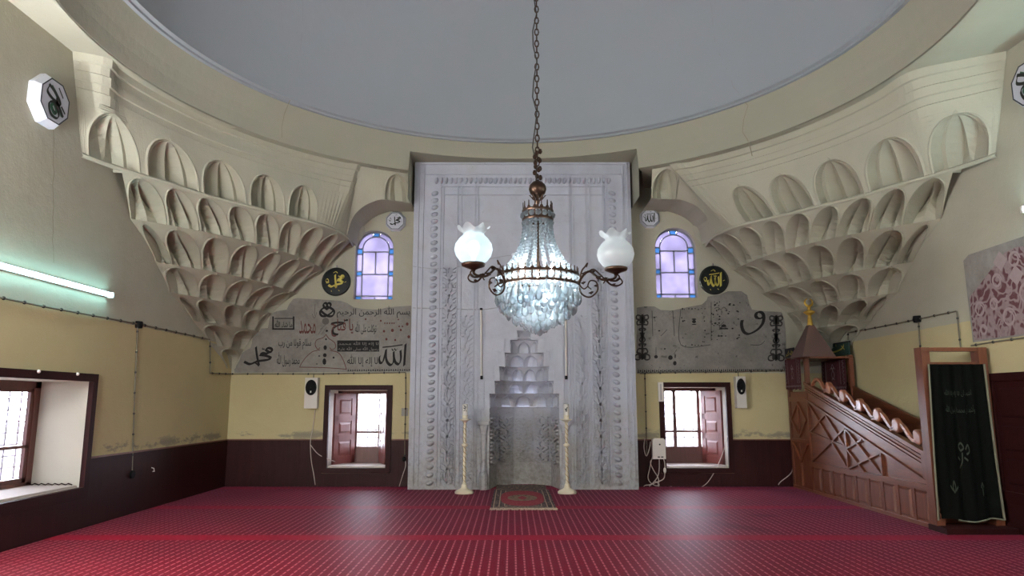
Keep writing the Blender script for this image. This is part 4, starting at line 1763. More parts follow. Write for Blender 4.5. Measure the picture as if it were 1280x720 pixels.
def fit(strokes, bx, to):
    """map strokes from box bx to box to: (u0, v0, u1, v1)"""
    out = []
    for st in strokes:
        s2 = []
        for q in st:
            if isinstance(q, (int, float)):
                s2.append(q)
            else:
                s2.append((to[0] + (q[0] - bx[0]) / (bx[2] - bx[0]) * (to[2] - to[0]), to[1] + (q[1] - bx[1]) / (bx[3] - bx[1]) * (to[3] - to[1])))
        out.append(s2)
    return out


BA, BM = (540, 440, 775, 635), (100, 468, 348, 636)

# ------------------------------------------------------------------ painted plaster left on the front wall
TPL = [(293, 466), (293, 461), (299, 451), (302, 442), (307, 438), (313, 435), (315, 429), (316, 417), (319, 411), (335, 410), (338, 392), (346, 389), (358.5, 387), (361, 381), (366, 374), (372, 372.5), (395, 374),
       (411, 375), (426, 376), (434, 379), (442, 384), (452, 386), (465, 387), (474, 387), (485, 384), (499, 383), (514, 382), (514, 464.5)]
TPR = [(796, 467), (796, 384.5), (806, 383), (818, 383), (826, 387.5), (841, 388), (850, 386), (859, 384), (877.5, 380.6), (883.6, 375), (885, 370.7), (900, 368), (910, 364), (926.7, 364), (934, 369), (936.6, 380), (940, 387), (957, 389), (977, 390),
       (980, 398), (981.7, 412), (983, 435), (984.5, 462)]


def mural_base(name, poly, m_, label, seam):
    root = thing(name, label, 'mural', fr(*seam))
    MB().prism([fr(x, y, 0.014) for x, y in poly], (0, 0.014, 0)).build('plaster', m_, root)
    return root


mulL = mural_base('mural', TPL, M_MURAL, 'grey plaster patch covered with many lines of black calligraphy and an arch outline', (400, 466))
mulR = mural_base('mural', TPR, M_MURALR, 'worn grey plaster patch with dark painted stands and one large black hooked letter', (890, 466))
TW = lambda u, v: fr(u, v, 0.017)
TW2 = lambda u, v: fr(u, v, 0.019)


def c1(u, v):       # first crop of the survey sheets
    return (290 + u / 6.861, 365 + v / 6.861)


def c2(u, v):
    return (395 + u / 6.858, 365 + v / 6.858)


def cmap(strokes, f):
    return [[q if isinstance(q, (int, float)) else f(*q) for q in st] for st in strokes]


def inscr(root, name, strokes, w, m_=M_INK, f=None, **k):
    mb = MB()
    pen(mb, cmap(strokes, f) if f else strokes, TW, w, **k)
    return mb.build(name, m_, root)


inscr(mulL, 'inscription', ALLAH, 3.6, f=c2)
inscr(mulL, 'inscription', MUHAM, 3.4, f=c1)
# double letter waw drawn as a pair
one = [(97, 150), (70, 128), (64, 106), (80, 94), (97, 108), (88, 128), (60, 140), (34, 166), (44, 200), (78, 208), (118, 188), (148, 160)]
inscr(mulL, 'inscription', [one, [(190 - u, v) for u, v in one]], 3.0, f=c2, thin=0.5)


def typed(root, s, box, m_=M_INK, bold=0.0, T=TW):
    mb = MB()
    text_mb(mb, s, T, *box, bold=bold)
    if mb.v:
        return mb.build('inscription', m_, root)


typed(mulL, 'بسم الله الرحمن الرحيم', (421, 382.5, 512.5, 397.5), bold=0.004)
typed(mulL, 'محمد رسول الله', (346, 440, 374.5, 458.5), bold=0.008)
typed(mulL, 'سلام قولا من رب', (348, 423.5, 389, 437), bold=0.006)
typed(mulL, 'لا إله إلا الله', (434, 443, 472, 458.5), bold=0.008)
typed(mulL, 'يا فتاح', (414, 398.5, 441.5, 421), M_INKRED, 0.012)
inscr(mulL, 'inscription', [[(128, 272), (180, 262), (235, 268), (180, 290), (148, 320), (150, 355), (190, 365)], [0.8, (240, 250), (262, 240), (272, 246)]], 3.0, f=c2)
typed(mulL, 'محمد', (374, 400.5, 394.5, 417.5), M_INKRED, 0.004)
typed(mulL, 'توكلت على الله', (444, 402, 470.5, 418), bold=0.01)
# lettered panel with a frame
fm = MB()
for a, c_, d, e in ((340.3, 342.2, 395.5, 412), (366, 368, 395.5, 411), (340.3, 368, 410.3, 412.2), (343, 366, 397.5, 398.6)):
    fm.add([TW(a, d), TW(c_, d), TW(c_, e), TW(a, e)], [(0, 1, 2, 3)])
fm.build('painted_frame', M_INK, mulL)
typed(mulL, 'ما شاء الله', (343.5, 399.5, 365.5, 409.5), bold=0.014)
dk = MB()
dk.add([TW(421.5, 425.5), TW(474, 425.5), TW(474, 439.5), TW(421.5, 439.5)], [(0, 1, 2, 3)])
dk.build('painted_panel', M_INK, mulL)
typed(mulL, 'لا إله إلا الله محمد', (423, 426.5, 473, 432.5), M_INKPALE, 0.0, TW2)
typed(mulL, 'رسول الله صلى الله عليه', (423, 433, 473, 438.8), M_INKPALE, 0.0, TW2)
inscr(mulL, 'painted_arch', [[(407.5, 418), (404, 422), (396, 425), (394, 431), (397, 436.5), (400, 434.5)], [(400, 437.5), (391, 439.5), (383, 446), (377, 454), (374.5, 459)],
                             [(407.5, 418), (411, 423), (418, 428), (419.5, 434), (415, 437), (412, 434.5)], [(412.5, 438), (423, 441), (429, 450), (433, 461.5)], [(374.5, 459), (404, 459.5), (433, 461.5)]], 0.9, M_INKRED, thin=0.8)
mt = MB()


def blob(mb, x, y, rx, ry, n=8, T=TW):
    mb.poly([T(x + rx * math.cos(2 * PI * k / n), y + ry * math.sin(2 * PI * k / n)) for k in range(n)])


def leafrow(mb, x0, x1, y, n, h=1.7, slope=0.0):
    for i in range(n):
        x = x0 + (x1 - x0) * (i + 0.5) / n
        yy = y + slope * (i + 0.5) / n
        w = (x1 - x0) / n
        if i % 2:
            mb.poly([TW(x - w * 0.42, yy), TW(x, yy - h), TW(x + w * 0.42, yy), TW(x, yy + h)])
        else:
            mb.add([TW(x - w * 0.16, yy - h), TW(x + w * 0.16, yy - h), TW(x + w * 0.16, yy + h), TW(x - w * 0.16, yy + h)], [(0, 1, 2, 3)])
            mb.add([TW(x - w * 0.4, yy + h * 0.5), TW(x + w * 0.4, yy + h * 0.5), TW(x + w * 0.4, yy + h), TW(x - w * 0.4, yy + h)], [(0, 1, 2, 3)])


leafrow(mt, 434, 513, 463, 28, 1.2, -0.6)
mt.build('border_motif', M_INK, mulL)['kind'] = 'stuff'
mt = MB()
for x, y, rx, ry in ((406.5, 434.5, 2.2, 3.0), (406, 444, 2.4, 2.6), (405.5, 452, 2.4, 4.2), (407.5, 424, 1.2, 1.2), (408.5, 413.5, 1.6, 1.4), (399, 445, 1.4, 0.7), (417, 447, 1.3, 1.3), (396, 455, 1.2, 0.6)):
    blob(mt, x, y, rx, ry)
mt.build('flower_motif', M_INK, mulL)['kind'] = 'stuff'
mt = MB()
for x, y, r in ((407, 401.5, 4.4),):
    blob(mt, x, y, r, r, 14)
mt.build('faded_disc', mat('faded_ink', srgb(104, 98, 94), 0.9), mulL)
mt = MB()
for x, y, r in ((476, 401, 1.2), (481, 404, 0.9), (484, 404, 0.9), (487, 404, 0.9), (490, 404, 0.9), (492.5, 404, 0.9), (509, 405, 1.8), (499, 408, 1.0), (503, 408, 1.0), (480, 414, 1.5), (490.5, 413, 1.9), (501, 412.5, 1.4), (483, 424, 1.5), (494, 425, 1.3), (511, 421, 1.8), (457, 399, 1.1), (498, 399.5, 0.9)):
    blob(mt, x, y, r, r * 1.15)
mt.build('flower_motif', M_INKRED, mulL)['kind'] = 'stuff'
inscr(mulL, 'faded_sketch', [[(403, 410), (398, 418)], [(408, 409), (402, 418)], [(394, 380), (393, 395)], [(390, 392), (393, 398), (396, 390)], [(400, 412), (407, 406)]], 0.8, mat('faded_ink', srgb(104, 98, 94), 0.9), thin=0.8)['kind'] = 'stuff'

# second mural
c4 = lambda u, v: (890 + u / 6.545, 360 + v / 6.545)
c3 = lambda u, v: (795 + u / 6.543, 360 + v / 6.543)
inscr(mulR, 'inscription', [[1.0, (372, 248), (358, 228), (366, 204), (392, 196), (416, 210), (424, 246), (414, 290), (380, 334), (330, 366), (290, 376), (256, 352), (242, 300), (248, 262)], [0.8, (420, 228), (404, 248), (372, 248)]], 4.2, f=c4, thin=0.45, nib=math.radians(20))


M_INKSOFT = mat('mural_ink_soft', srgb(58, 56, 55), 0.9, var=0.3, vscale=30)


def stand(f, x, top, h, w):
    """painted standing ornament: scrolled head, stem with rings, scrolled foot"""
    mb = MB()
    P_ = lambda a, b_: f(x + a * w, top + b_ * h)
    S = []
    for s in (-1, 1):
        S += [[(s * 0.1, 0.04), (s * 0.55, 0.02), (s * 0.6, 0.1), (s * 0.25, 0.12), (s * 0.55, 0.16), (s * 0.5, 0.23), (s * 0.1, 0.22)],
              [(0, 0.30), (s * 0.35, 0.33), (s * 0.15, 0.36)], [(s * 0.22, 0.40), (s * 0.12, 0.48), (s * 0.28, 0.56), (s * 0.1, 0.62)], [(0, 0.65), (s * 0.38, 0.66), (s * 0.18, 0.70)],
              [(0, 0.76), (s * 0.4, 0.76), (s * 0.55, 0.84), (s * 0.2, 0.86), (s * 0.7, 0.9), (s * 0.75, 0.98), (s * 0.4, 1.0), (s * 0.1, 0.95)]]
    S += [[1.6, (0, 0.0), (0, 0.5), (0, 1.0)]]
    pen(mb, [[q if isinstance(q, (int, float)) else P_(*q) for q in st] for st in S], TW, 2.0, thin=0.7)
    for a, b_, c_, d in ((-0.3, 0.05, 0.3, 0.2), (-0.14, 0.40, 0.14, 0.58), (-0.4, 0.86, 0.4, 0.97)):
        mb.add([TW(*P_(a, b_)), TW(*P_(c_, b_)), TW(*P_(c_, d)), TW(*P_(a, d))], [(0, 1, 2, 3)])
    return mb


stand(c4, 525, 222, 372, 82).build('painted_stand', M_INKSOFT, mulR)
stand(c3, 52, 215, 372, 78).build('painted_stand', M_INKSOFT, mulR)
mt = MB()
leafrow(mt, 797, 984, 463.8, 74, 1.7, -1.2)
mt.build('border_motif', M_INK, mulR)['kind'] = 'stuff'
mt = MB()
mt.add([TW(797, 466.3), TW(984, 464.2), TW(984, 463.6), TW(797, 465.7)], [(0, 1, 2, 3)])
mt.build('border_line', M_INK, mulR)
mt = MB()
rnd = random.Random(3)
for (u0, v0, u1, v1, step) in ((380, 170, 560, 470, 26), (620, 120, 680, 420, 22)):
    n = int((u1 - u0) / step)
    for v in range(v0, v1, step + 8):
        for u in (u0, u0 + step * 0.8, u1 - step * 0.8, u1):
            if rnd.random() < 0.55:
                blob(mt, *c3(u + rnd.uniform(-6, 6), v + rnd.uniform(-8, 8)), rnd.uniform(0.5, 1.2), rnd.uniform(0.5, 1.3), 6)
    for v in (v0, v1):
        for u in range(u0, u1, step):
            if rnd.random() < 0.7:
                blob(mt, *c3(u, v + rnd.uniform(-6, 6)), rnd.uniform(0.6, 1.4), rnd.uniform(0.4, 0.9), 6)
for x, y, rx, ry in ((867.5, 399, 3.0, 1.0), (867.5, 402, 2.6, 2.2), (867.5, 405.5, 3.0, 0.7), (824, 413.5, 1.5, 0.9), (843.5, 454, 2.3, 2.8), (838, 447, 3.0, 3.0), (820, 446, 2.4, 2.2), (831, 436, 1.3, 0.9), (818, 397, 1.2, 1.0), (844, 445, 0.8, 3.0)):
    blob(mt, x, y, rx, ry)
mt.build('flower_motif', M_INK, mulR)['kind'] = 'stuff'
inscr(mulR, 'faded_sketch', [[(820, 434), (820, 446)], [(846, 437), (842, 443)], [(841, 388), (843, 420)], [(815, 388), (816, 420)], [(851, 386), (851, 431), (888, 431)], [(889, 378), (889, 426)], [(834, 412), (826, 420)],
                             [(905, 402), (899, 409), (905, 409), (910, 411)], [(893, 386), (897, 384), (901, 387), (905, 384), (909, 388)], [(938, 431), (950, 431), (956, 426)]], 0.9, mat('faded_ink2', srgb(70, 67, 66), 0.9), thin=0.7)['kind'] = 'stuff'
mt = MB()
for i in range(26):
    u, v = rnd.uniform(20, 240), rnd.choice((120, 135, 190, 205, 260, 290, 330, 390, 410)) + rnd.uniform(-6, 6)
    blob(mt, *c4(u, v), rnd.uniform(0.6, 2.0), rnd.uniform(0.5, 1.1), 6)
mt.add([TW(*c4(62, 328)), TW(*c4(132, 328)), TW(*c4(132, 338)), TW(*c4(62, 338))], [(0, 1, 2, 3)])
mt.poly([TW(*c4(72, 318)), TW(*c4(80, 302)), TW(*c4(96, 296)), TW(*c4(112, 302)), TW(*c4(120, 318))])
mt.build('worn_lettering', M_INK, mulR)['kind'] = 'stuff'

# painted patch on the side wall
pr = thing('mural', 'grey wall painting with dark red scrollwork on the side wall above the closed shutters', 'mural', at_x(1250, 425, WR))
TR = lambda px, py, d=0.01: at_x(px, py, WR - d)
ym = at_x(1207, 320, WR)
zb, zt_ = at_x(1216, 428, WR)[2], at_x(1207, 320, WR)[2]
Y1_ = (at_x(1207, 320, WR)[1] + at_x(1216, 428, WR)[1]) / 2
Y0_ = Y1_ - 2.6
MB().prism([(WR - 0.012, Y1_, zb), (WR - 0.012, Y1_ + 0.02, zt_ - 0.06), (WR - 0.012, Y1_ - 0.1, zt_), (WR - 0.012, Y0_, zt_ + 0.02), (WR - 0.012, Y0_, zb)], (0.012, 0, 0)).build('plaster', M_MURAL, pr)
H_ = zt_ - zb
poly = [(Y1_ - 0.03, zb + 0.02), (Y1_ - 0.03, zb + H_ * 0.52), (Y1_ - 0.25, zb + H_ * 0.62), (Y1_ - 0.55, zb + H_ * 0.78), (Y1_ - 0.8, zb + H_ * 0.9), (Y1_ - 1.0, zb + H_ * 0.92), (Y1_ - 1.5, zb + H_ * 0.86), (Y0_ + 0.05, zb + H_ * 0.8), (Y0_ + 0.05, zb + 0.02)]
MB().add([(WR - 0.014, a, b_) for a, b_ in poly], [tuple(range(len(poly)))]).build('scroll_field', M_SWIRL, pr)
sc_ = MB()
TRW = lambda u, v: (WR - 0.0165, Y1_ - u, zb + v)
for u, v, r in ((0.22, 0.42, 0.10), (0.60, 0.74, 0.09), (0.95, 0.95, 0.1), (0.25, 0.14, 0.07), (0.75, 0.25, 0.12), (1.1, 0.5, 0.14), (0.5, 0.45, 0.08)):
    pen(sc_, [[(u + r * math.cos(k) * (1 - k * 0.05), v + r * math.sin(k) * (1 - k * 0.05)) for k in [j * 0.7 for j in range(12)]]], TRW, 0.035, thin=0.5)
for u, v in ((0.95, 0.75), (0.70, 0.98), (1.2, 0.2)):
    sc_.poly([TRW(u - 0.13, v), TRW(u, v + 0.13), TRW(u + 0.13, v), TRW(u, v - 0.13)])
sc_.build('scroll_motif', mat('scroll_pale', srgb(164, 146, 146), 0.9, var=0.15, vscale=20), pr)['kind'] = 'stuff'


# ------------------------------------------------------------------ calligraphy discs and plaques
def disc(px, py, rpx, label, strokes, bx, to):
    c = Vector(fr(px, py, 0.0))
    R = abs(fr(px + rpx, py)[0] - fr(px, py)[0])
    root = thing('calligraphy_disc', label, 'plaque', c, 'black round calligraphy discs')
    n = 40
    circ = lambda r, y: [(c.x + r * math.cos(2 * PI * k / n), y, c.z + r * math.sin(2 * PI * k / n)) for k in range(n + 1)]
    MB().grid([circ(R, WF - 0.003), circ(R, WF - 0.03), circ(R * 0.93, WF - 0.042), circ(R * 0.90, WF - 0.036)]).build('rim', M_DISCRIM, root, smooth=False)
    MB().grid([circ(R * 0.90, WF - 0.036), circ(R * 0.5, WF - 0.040), circ(0.001, WF - 0.042)]).build('face', M_DISC, root, smooth=True)
    T = lambda u, v: (c.x + u * R, WF - 0.046, c.z - v * R)
    mb = MB()
    pen(mb, fit(strokes, bx, to), T, 0.16)
    small = [[0.35, (-0.72, -0.08), (-0.6, -0.2), (-0.5, -0.06), (-0.62, 0.04), (-0.7, -0.04)], [0.35, (-0.55, -0.05), (-0.48, 0.06), (-0.66, 0.1)], [0.35, (-0.2, -0.62), (-0.02, -0.7), (0.1, -0.6)], [0.3, (0.6, 0.05), (0.72, 0.0)], [0.3, (0.2, 0.6), (0.28, 0.66)], [0.3, (-0.3, 0.62), (-0.26, 0.7)]]
    pen(mb, small, T, 0.16)
    mb.build('lettering', M_GOLDPAINT, root)
    MB().tube([(c.x, WF - 0.02, c.z + R), (c.x, WF - 0.02, c.z + R + 0.05)], 0.01, 6).build('hanger', M_IRON, root)
    return root


disc(420.5, 352.5, 18, 'black round disc with gold lettering hung above the plaster patch full of calligraphy lines', MUHAM, BM, (-0.52, -0.5, 0.55, 0.45))
disc(892, 350.5, 18.3, 'black round disc with gold lettering hung above the large black hooked letter', ALLAH, BA, (-0.45, -0.55, 0.5, 0.45))


def octagon(c, R, U, N, th, label, strokes, bx, to, green=False, rim=0.0):
    """eight-sided plaque: U along the wall, N into the room"""
    c, U, N = Vector(c), Vector(U), Vector(N)
    Z = Vector((0, 0, 1))
    root = thing('calligraphy_plaque', label, 'plaque', c, 'white eight-sided calligraphy plaques')
    ring = lambda r, d: [c + U * (r * math.cos(PI / 8 + k * PI / 4)) + Z * (r * math.sin(PI / 8 + k * PI / 4)) + N * d for k in range(9)]
    MB().grid([ring(R * 1.02, 0.004), ring(R * 1.02, th * 0.5), ring(R * 0.86, th), ring(0.001, th)]).build('board', M_PLAQUE, root)
    MB().grid([ring(R * 0.87, th + 0.001), ring(R * 0.87, th + 0.005), ring(R * 0.82, th + 0.005), ring(R * 0.82, th + 0.001)]).build('border_line', M_PLAQUELINE, root)
    T = lambda u, v: tuple(c + U * (u * R) - Z * (v * R) + N * (th + 0.006))
    mb = MB()
    pen(mb, fit(strokes, bx, to), T, 0.13)
    if not green:
        pen(mb, [[0.4, (-0.6, -0.15), (-0.48, -0.3), (-0.4, -0.1), (-0.55, -0.02), (-0.62, -0.14)], [0.4, (-0.55, 0.05), (-0.4, 0.0)], [0.4, (0.0, -0.55), (0.15, -0.6)], [0.35, (0.5, 0.1), (0.6, 0.06)]], T, 0.13)
    mb.build('lettering', M_SCRIPT, root)
    if green:
        g = MB()
        pen(g, [[(-0.1, 0.05), (0.1, 0.3), (0.0, 0.45), (-0.2, 0.25), (-0.1, 0.1)], [(-0.3, -0.5), (0.0, -0.3), (0.2, -0.1)], [(0.3, 0.2), (0.45, 0.4)]], lambda u, v: tuple(c + U * (u * R) - Z * (v * R) + N * (th + 0.004)), 0.16, thin=0.8)
        g.build('green_lettering', M_SCRIPTG, root)  # green script strokes beneath the black ones
    return root


k_ = abs(fr(500, 275)[0] - fr(490, 275)[0]) / 10
octagon(fr(495, 277.5), 13 * k_, (1, 0, 0), (0, -1, 0), 0.09, 'small white octagonal plaque by the mihrab, above the disc over the calligraphy lines', MUHAM, BM, (-0.5, -0.42, 0.5, 0.45))
octagon(fr(811.5, 273.5), 13 * k_, (1, 0, 0), (0, -1, 0), 0.09, 'small white octagonal plaque by the mihrab, on the minbar side, with tall upright letter', ALLAH, BA, (-0.45, -0.5, 0.45, 0.45))
ABC = [[(-0.42, -0.45), (-0.5, -0.2), (-0.2, -0.05), (0.1, 0.0), (0.3, 0.2), (0.5, 0.42)], [(-0.45, -0.5), (-0.1, -0.35), (0.2, -0.15), (0.28, 0.02), (0.1, 0.05), (0.05, -0.2)], [(-0.15, 0.05), (-0.35, 0.2), (-0.2, 0.55), (0.15, 0.6), (0.25, 0.4), (0.0, 0.1), (-0.15, 0.05)], [0.5, (0.1, -0.6), (0.4, -0.3)], [0.6, (0.35, 0.05), (0.6, 0.25)], [0.5, (-0.1, 0.35), (0.1, 0.45)]]
pl = at_x(73.5, 128, WL + 0.16)
octagon((WL, pl[1] - 0.02, pl[2]), 0.315, (0, 1, 0), (1, 0, 0), 0.13, 'thick white octagonal plaque with green script high over the lit tube lamp', ABC, (-1, -1, 1, 1), (-1, -1, 1, 1), True)
pr_ = at_x(1284, 103, WR - 0.14)
octagon((WR, pr_[1], pr_[2]), 0.315, (0, -1, 0), (-1, 0, 0), 0.14, 'thick white octagonal plaque with green and black script high over the red scroll mural', ABC, (-1, -1, 1, 1), (-1, -1, 1, 1), True)

# ------------------------------------------------------------------ chandelier
CHX, CHY = 0.05, 0.0
cz = lambda py: at_y(665, py, CHY)[2]
ch = thing('chandelier', 'crystal chandelier with bronze crowns and opal globes hanging on a chain before the mihrab', 'chandelier', (CHX, CHY, cz(340)))
C0 = Vector((CHX, CHY, 0))
zf = cz(237)
# chain of links up to the dome
link = MB()
zc = zf + 0.34
i = 0
R_, r_ = 0.033, 0.0085
while zc < 11.0:
    rows = []
    a0 = (i % 2) * PI / 2
    for k in range(9):
        t = 2 * PI * k / 8
        cx_, cz_ = R_ * 0.72 * math.cos(t), R_ * 1.45 * math.sin(t)
        row = []
        for m_ in range(6):
            q = 2 * PI * m_ / 5
            rr = r_ * math.cos(q)
            lx, ly, lz = cx_ + rr * math.cos(t), r_ * math.sin(q), cz_ + rr * math.sin(t)
            row.append((CHX + lx * math.cos(a0) - ly * math.sin(a0), CHY + lx * math.sin(a0) + ly * math.cos(a0), zc + lz))
        rows.append(row)
    link.grid(rows)
    zc += R_ * 2.35
    i += 1
link.build('chain', M_BRONZE, ch, smooth=True)
MB().tube([(CHX + 0.03 * math.sin(z * 9) - 0.03, CHY + 0.03 * math.cos(z * 7), z) for z in [zf + 0.1 + 0.22 * k for k in range(29)]], 0.008, 5).build('cord', M_CLIP, ch)
# knotted spare chain over the ball
kn = MB()
for k in range(12):
    a = k * 1.7
    kn.ball((CHX + 0.035 * math.cos(a), CHY + 0.035 * math.sin(a), zf + 0.15 + 0.03 * k), 0.026, 6, 4, 1.4)
kn.build('chain_knot', M_BRONZE, ch)
# ball and leaf cup
MB().lathe([(0.001, 0.125), (0.02, 0.12), (0.028, 0.10), (0.06, 0.092), (0.098, 0.05), (0.107, 0.0), (0.09, -0.05), (0.05, -0.085), (0.03, -0.1)], (CHX, CHY, zf), 20).build('ball', M_BRONZE, ch, smooth=True)
lv = MB()
for k in range(8):
    a = 2 * PI * k / 8
    ca_, sa_ = math.cos(a), math.sin(a)
    for s in (-1, 1):
        p = lambda r, z, w: (CHX + r * ca_ - w * s * sa_, CHY + r * sa_ + w * s * ca_, zf + z)
        lv.add([p(0.02, -0.15, 0.0), p(0.06, -0.12, 0.02), p(0.085, -0.075, 0.015), p(0.105, -0.07, 0.0), p(0.055, -0.105, 0.0)], [(0, 1, 2, 3, 4)])
lv.lathe([(0.001, -0.19), (0.02, -0.18), (0.028, -0.15), (0.02, -0.12)], (CHX, CHY, zf), 10)
lv.build('leaf_cup', M_BRONZE, ch)
MB().tube([(CHX, CHY, zf - 0.1), (CHX, CHY, cz(345))], 0.014, 8).build('stem', M_BRONZE, ch)


def crown(zc, R, h, nsp, sph):
    """bronze gallery ring: two hoops, pierced uprights and palmette spikes"""
    m_ = MB()
    for z, t in ((zc, 0.012), (zc + h, 0.012)):
        m_.lathe([(R - t, z - 0.012), (R + t, z - 0.014), (R + t * 1.3, z), (R + t, z + 0.014), (R - t, z + 0.012), (R - t, z - 0.012)], (CHX, CHY, 0), 48)
    o = m_.build('crown_ring', M_BRONZE, ch, smooth=False)
    s_ = MB()
    for k in range(nsp):
        a = 2 * PI * k / nsp
        d, t = Vector((math.cos(a), math.sin(a), 0)), Vector((-math.sin(a), math.cos(a), 0))
        c = C0 + d * R
        e = Vector((0, 0, 1))
        w = 0.9 * PI * R / nsp
        s_.obox(c + e * (zc + h / 2), d * 0.006, t * w * 0.22, e * h / 2)
        pts = [(-w * 0.75, 0), (-w * 0.5, sph * 0.3), (-w * 0.18, sph * 0.42), (-w * 0.12, sph * 0.9), (0, sph), (w * 0.12, sph * 0.9), (w * 0.18, sph * 0.42), (w * 0.5, sph * 0.3), (w * 0.75, 0)]
        s_.prism([c + t * x + e * (zc + h + z) - d * 0.005 for x, z in pts], d * 0.010)
    s_.build('palmette_gallery', M_BRONZE, o)
    return o


zu, zl = cz(275), cz(357)
cr_u = crown(zu, 0.175, 0.105, 14, 0.11)
cr_l = crown(zl, 0.475, 0.115, 36, 0.085)
# crystals set in the two galleries
bd = MB()
bd.lathe([(0.001, -1), (0.62, -0.72), (1, -0.25), (1, 0.25), (0.62, 0.72), (0.001, 1)], (0, 0, 0), 6)
bead_me = bd.mesh('bead')
bead_me.materials.append(M_CRYSTAL)


def bead_ring(zc, R, n, r, parent, nm='bead_ring'):
    m_ = MB()
    for k in range(n):
        a = 2 * PI * (k + 0.5) / n
        m_.lathe([(0.001, -r), (r * 0.62, -r * 0.72), (r, -r * 0.25), (r, r * 0.25), (r * 0.62, r * 0.72), (0.001, r)], (CHX + R * math.cos(a), CHY + R * math.sin(a), zc), 6)
    return m_.build(nm, M_CRYSTAL, parent)


bead_ring(zu + 0.052, 0.178, 14, 0.036, cr_u)
bead_ring(zl + 0.056, 0.478, 36, 0.038, cr_l)
bead_ring(zl - 0.045, 0.475, 44, 0.032, cr_l)
bead_ring(zu - 0.04, 0.17, 20, 0.026, cr_u)
# strands of beads swept from the small crown down to the large one
NS = 17
for k in range(NS):
    a = 2 * PI * (k + 0.25) / NS
    m_ = MB()
    nb = 15
    for j in range(nb):
        t = (j + 0.5) / nb
        r = 0.165 + (0.445 - 0.165) * (t ** 2.3)
        z = zu - 0.05 + (zl + 0.13 - zu + 0.05) * t
        rb = 0.023 + 0.010 * t
        m_.lathe([(0.001, -rb), (rb * 0.7, -rb * 0.7), (rb, 0), (rb * 0.7, rb * 0.7), (0.001, rb)], (CHX + r * math.cos(a), CHY + r * math.sin(a), z), 6)
    m_.build('bead_strand', M_CRYSTAL, ch)
# hanging drops of the basket: every drop a part
dp = MB()
n = 6
prof = [(0.001, 0.075), (0.010, 0.070), (0.014, 0.060), (0.020, 0.03), (0.036, -0.01), (0.040, -0.035), (0.026, -0.062), (0.001, -0.078)]
for i in range(len(prof)):
    pass
dp.grid([[(r * math.cos(2 * PI * k / n), 0.55 * r * math.sin(2 * PI * k / n), z) for k in range(n + 1)] for r, z in prof])
drop_me = dp.mesh('crystal_drop')
drop_me.materials.append(M_CRYSTAL)
rnd = random.Random(11)
zt = zl - 0.10
zbm = cz(409)
tiers = [(0.0, 0.475, 40, 1.15), (0.16, 0.470, 36, 1.2), (0.33, 0.430, 34, 1.2), (0.50, 0.360, 30, 1.2), (0.66, 0.280, 24, 1.2), (0.80, 0.190, 16, 1.15), (0.92, 0.10, 9, 1.1), (1.0, 0.03, 3, 1.1),
         (0.10, 0.33, 22, 1.2), (0.28, 0.27, 18, 1.2)]
for t, r, cnt, s in tiers:
    for k in range(cnt):
        a = 2 * PI * (k + rnd.uniform(-0.2, 0.2) + 0.5 * t) / cnt
        rr = r * rnd.uniform(0.96, 1.04)
        place('crystal_drop', drop_me, ch, (CHX + rr * math.cos(a), CHY + rr * math.sin(a), zt + (zbm - zt) * t + rnd.uniform(-0.025, 0.02)), (rnd.uniform(-0.12, 0.12), rnd.uniform(-0.12, 0.12), a + PI / 2 + rnd.uniform(-0.5, 0.5)), (s, s, s * rnd.uniform(0.95, 1.15)))
# wire hoops the drops hang from
hp = MB()
for t, r, cnt, s in tiers[1:8]:
    z = zt + (zbm - zt) * t + 0.085
    hp.tube([(CHX + r * math.cos(2 * PI * k / 32), CHY + r * math.sin(2 * PI * k / 32), z) for k in range(33)], 0.005, 5, False)
for k in range(6):
    a = 2 * PI * k / 6
    hp.tube([(CHX + r * math.cos(a), CHY + r * math.sin(a), zt + (zbm - zt) * t + 0.085) for t, r, _, _ in tiers[:8]], 0.005, 5, False)
hp.build('wire_basket', M_BRONZE, ch)
# bulbs inside the basket
for k in range(4):
    a = 2 * PI * k / 4 + 0.6
    c = (CHX + 0.22 * math.cos(a), CHY + 0.22 * math.sin(a), zl - 0.10)
    MB().lathe([(0.016, 0.05), (0.018, 0.02), (0.034, -0.02), (0.036, -0.045), (0.02, -0.075), (0.001, -0.082)], c, 12).build('bulb', M_BULB, ch, smooth=True)
    MB().lathe([(0.001, 0.11), (0.02, 0.11), (0.022, 0.045), (0.001, 0.045)], c, 10).build('lamp_holder', M_BRONZE, ch)
    MB().tube([(c[0], c[1], c[2] + 0.1), (CHX + 0.1 * math.cos(a), CHY + 0.1 * math.sin(a), zl + 0.03), (CHX, CHY, zl + 0.05)], 0.008, 5).build('bracket', M_BRONZE, ch)
for k in range(3):      # candle bulbs standing inside the cone of beads
    a = 2 * PI * k / 3 + 3.6
    c = (CHX + 0.20 * math.cos(a), CHY + 0.20 * math.sin(a), zl + 0.17)
    MB().lathe([(0.016, -0.05), (0.022, -0.02), (0.030, 0.01), (0.022, 0.05), (0.001, 0.085)], c, 12).build('bulb', M_BULB, ch, smooth=True)
    MB().lathe([(0.001, -0.15), (0.016, -0.15), (0.016, -0.045), (0.001, -0.045)], c, 10).build('lamp_holder', M_BRONZE, ch)
sp_ = MB()
for k in range(6):
    a = 2 * PI * k / 6
    sp_.tube([(CHX, CHY, zl + 0.05), (CHX + 0.475 * math.cos(a), CHY + 0.475 * math.sin(a), zl)], 0.007, 5)
sp_.build('spoke', M_BRONZE, cr_l)


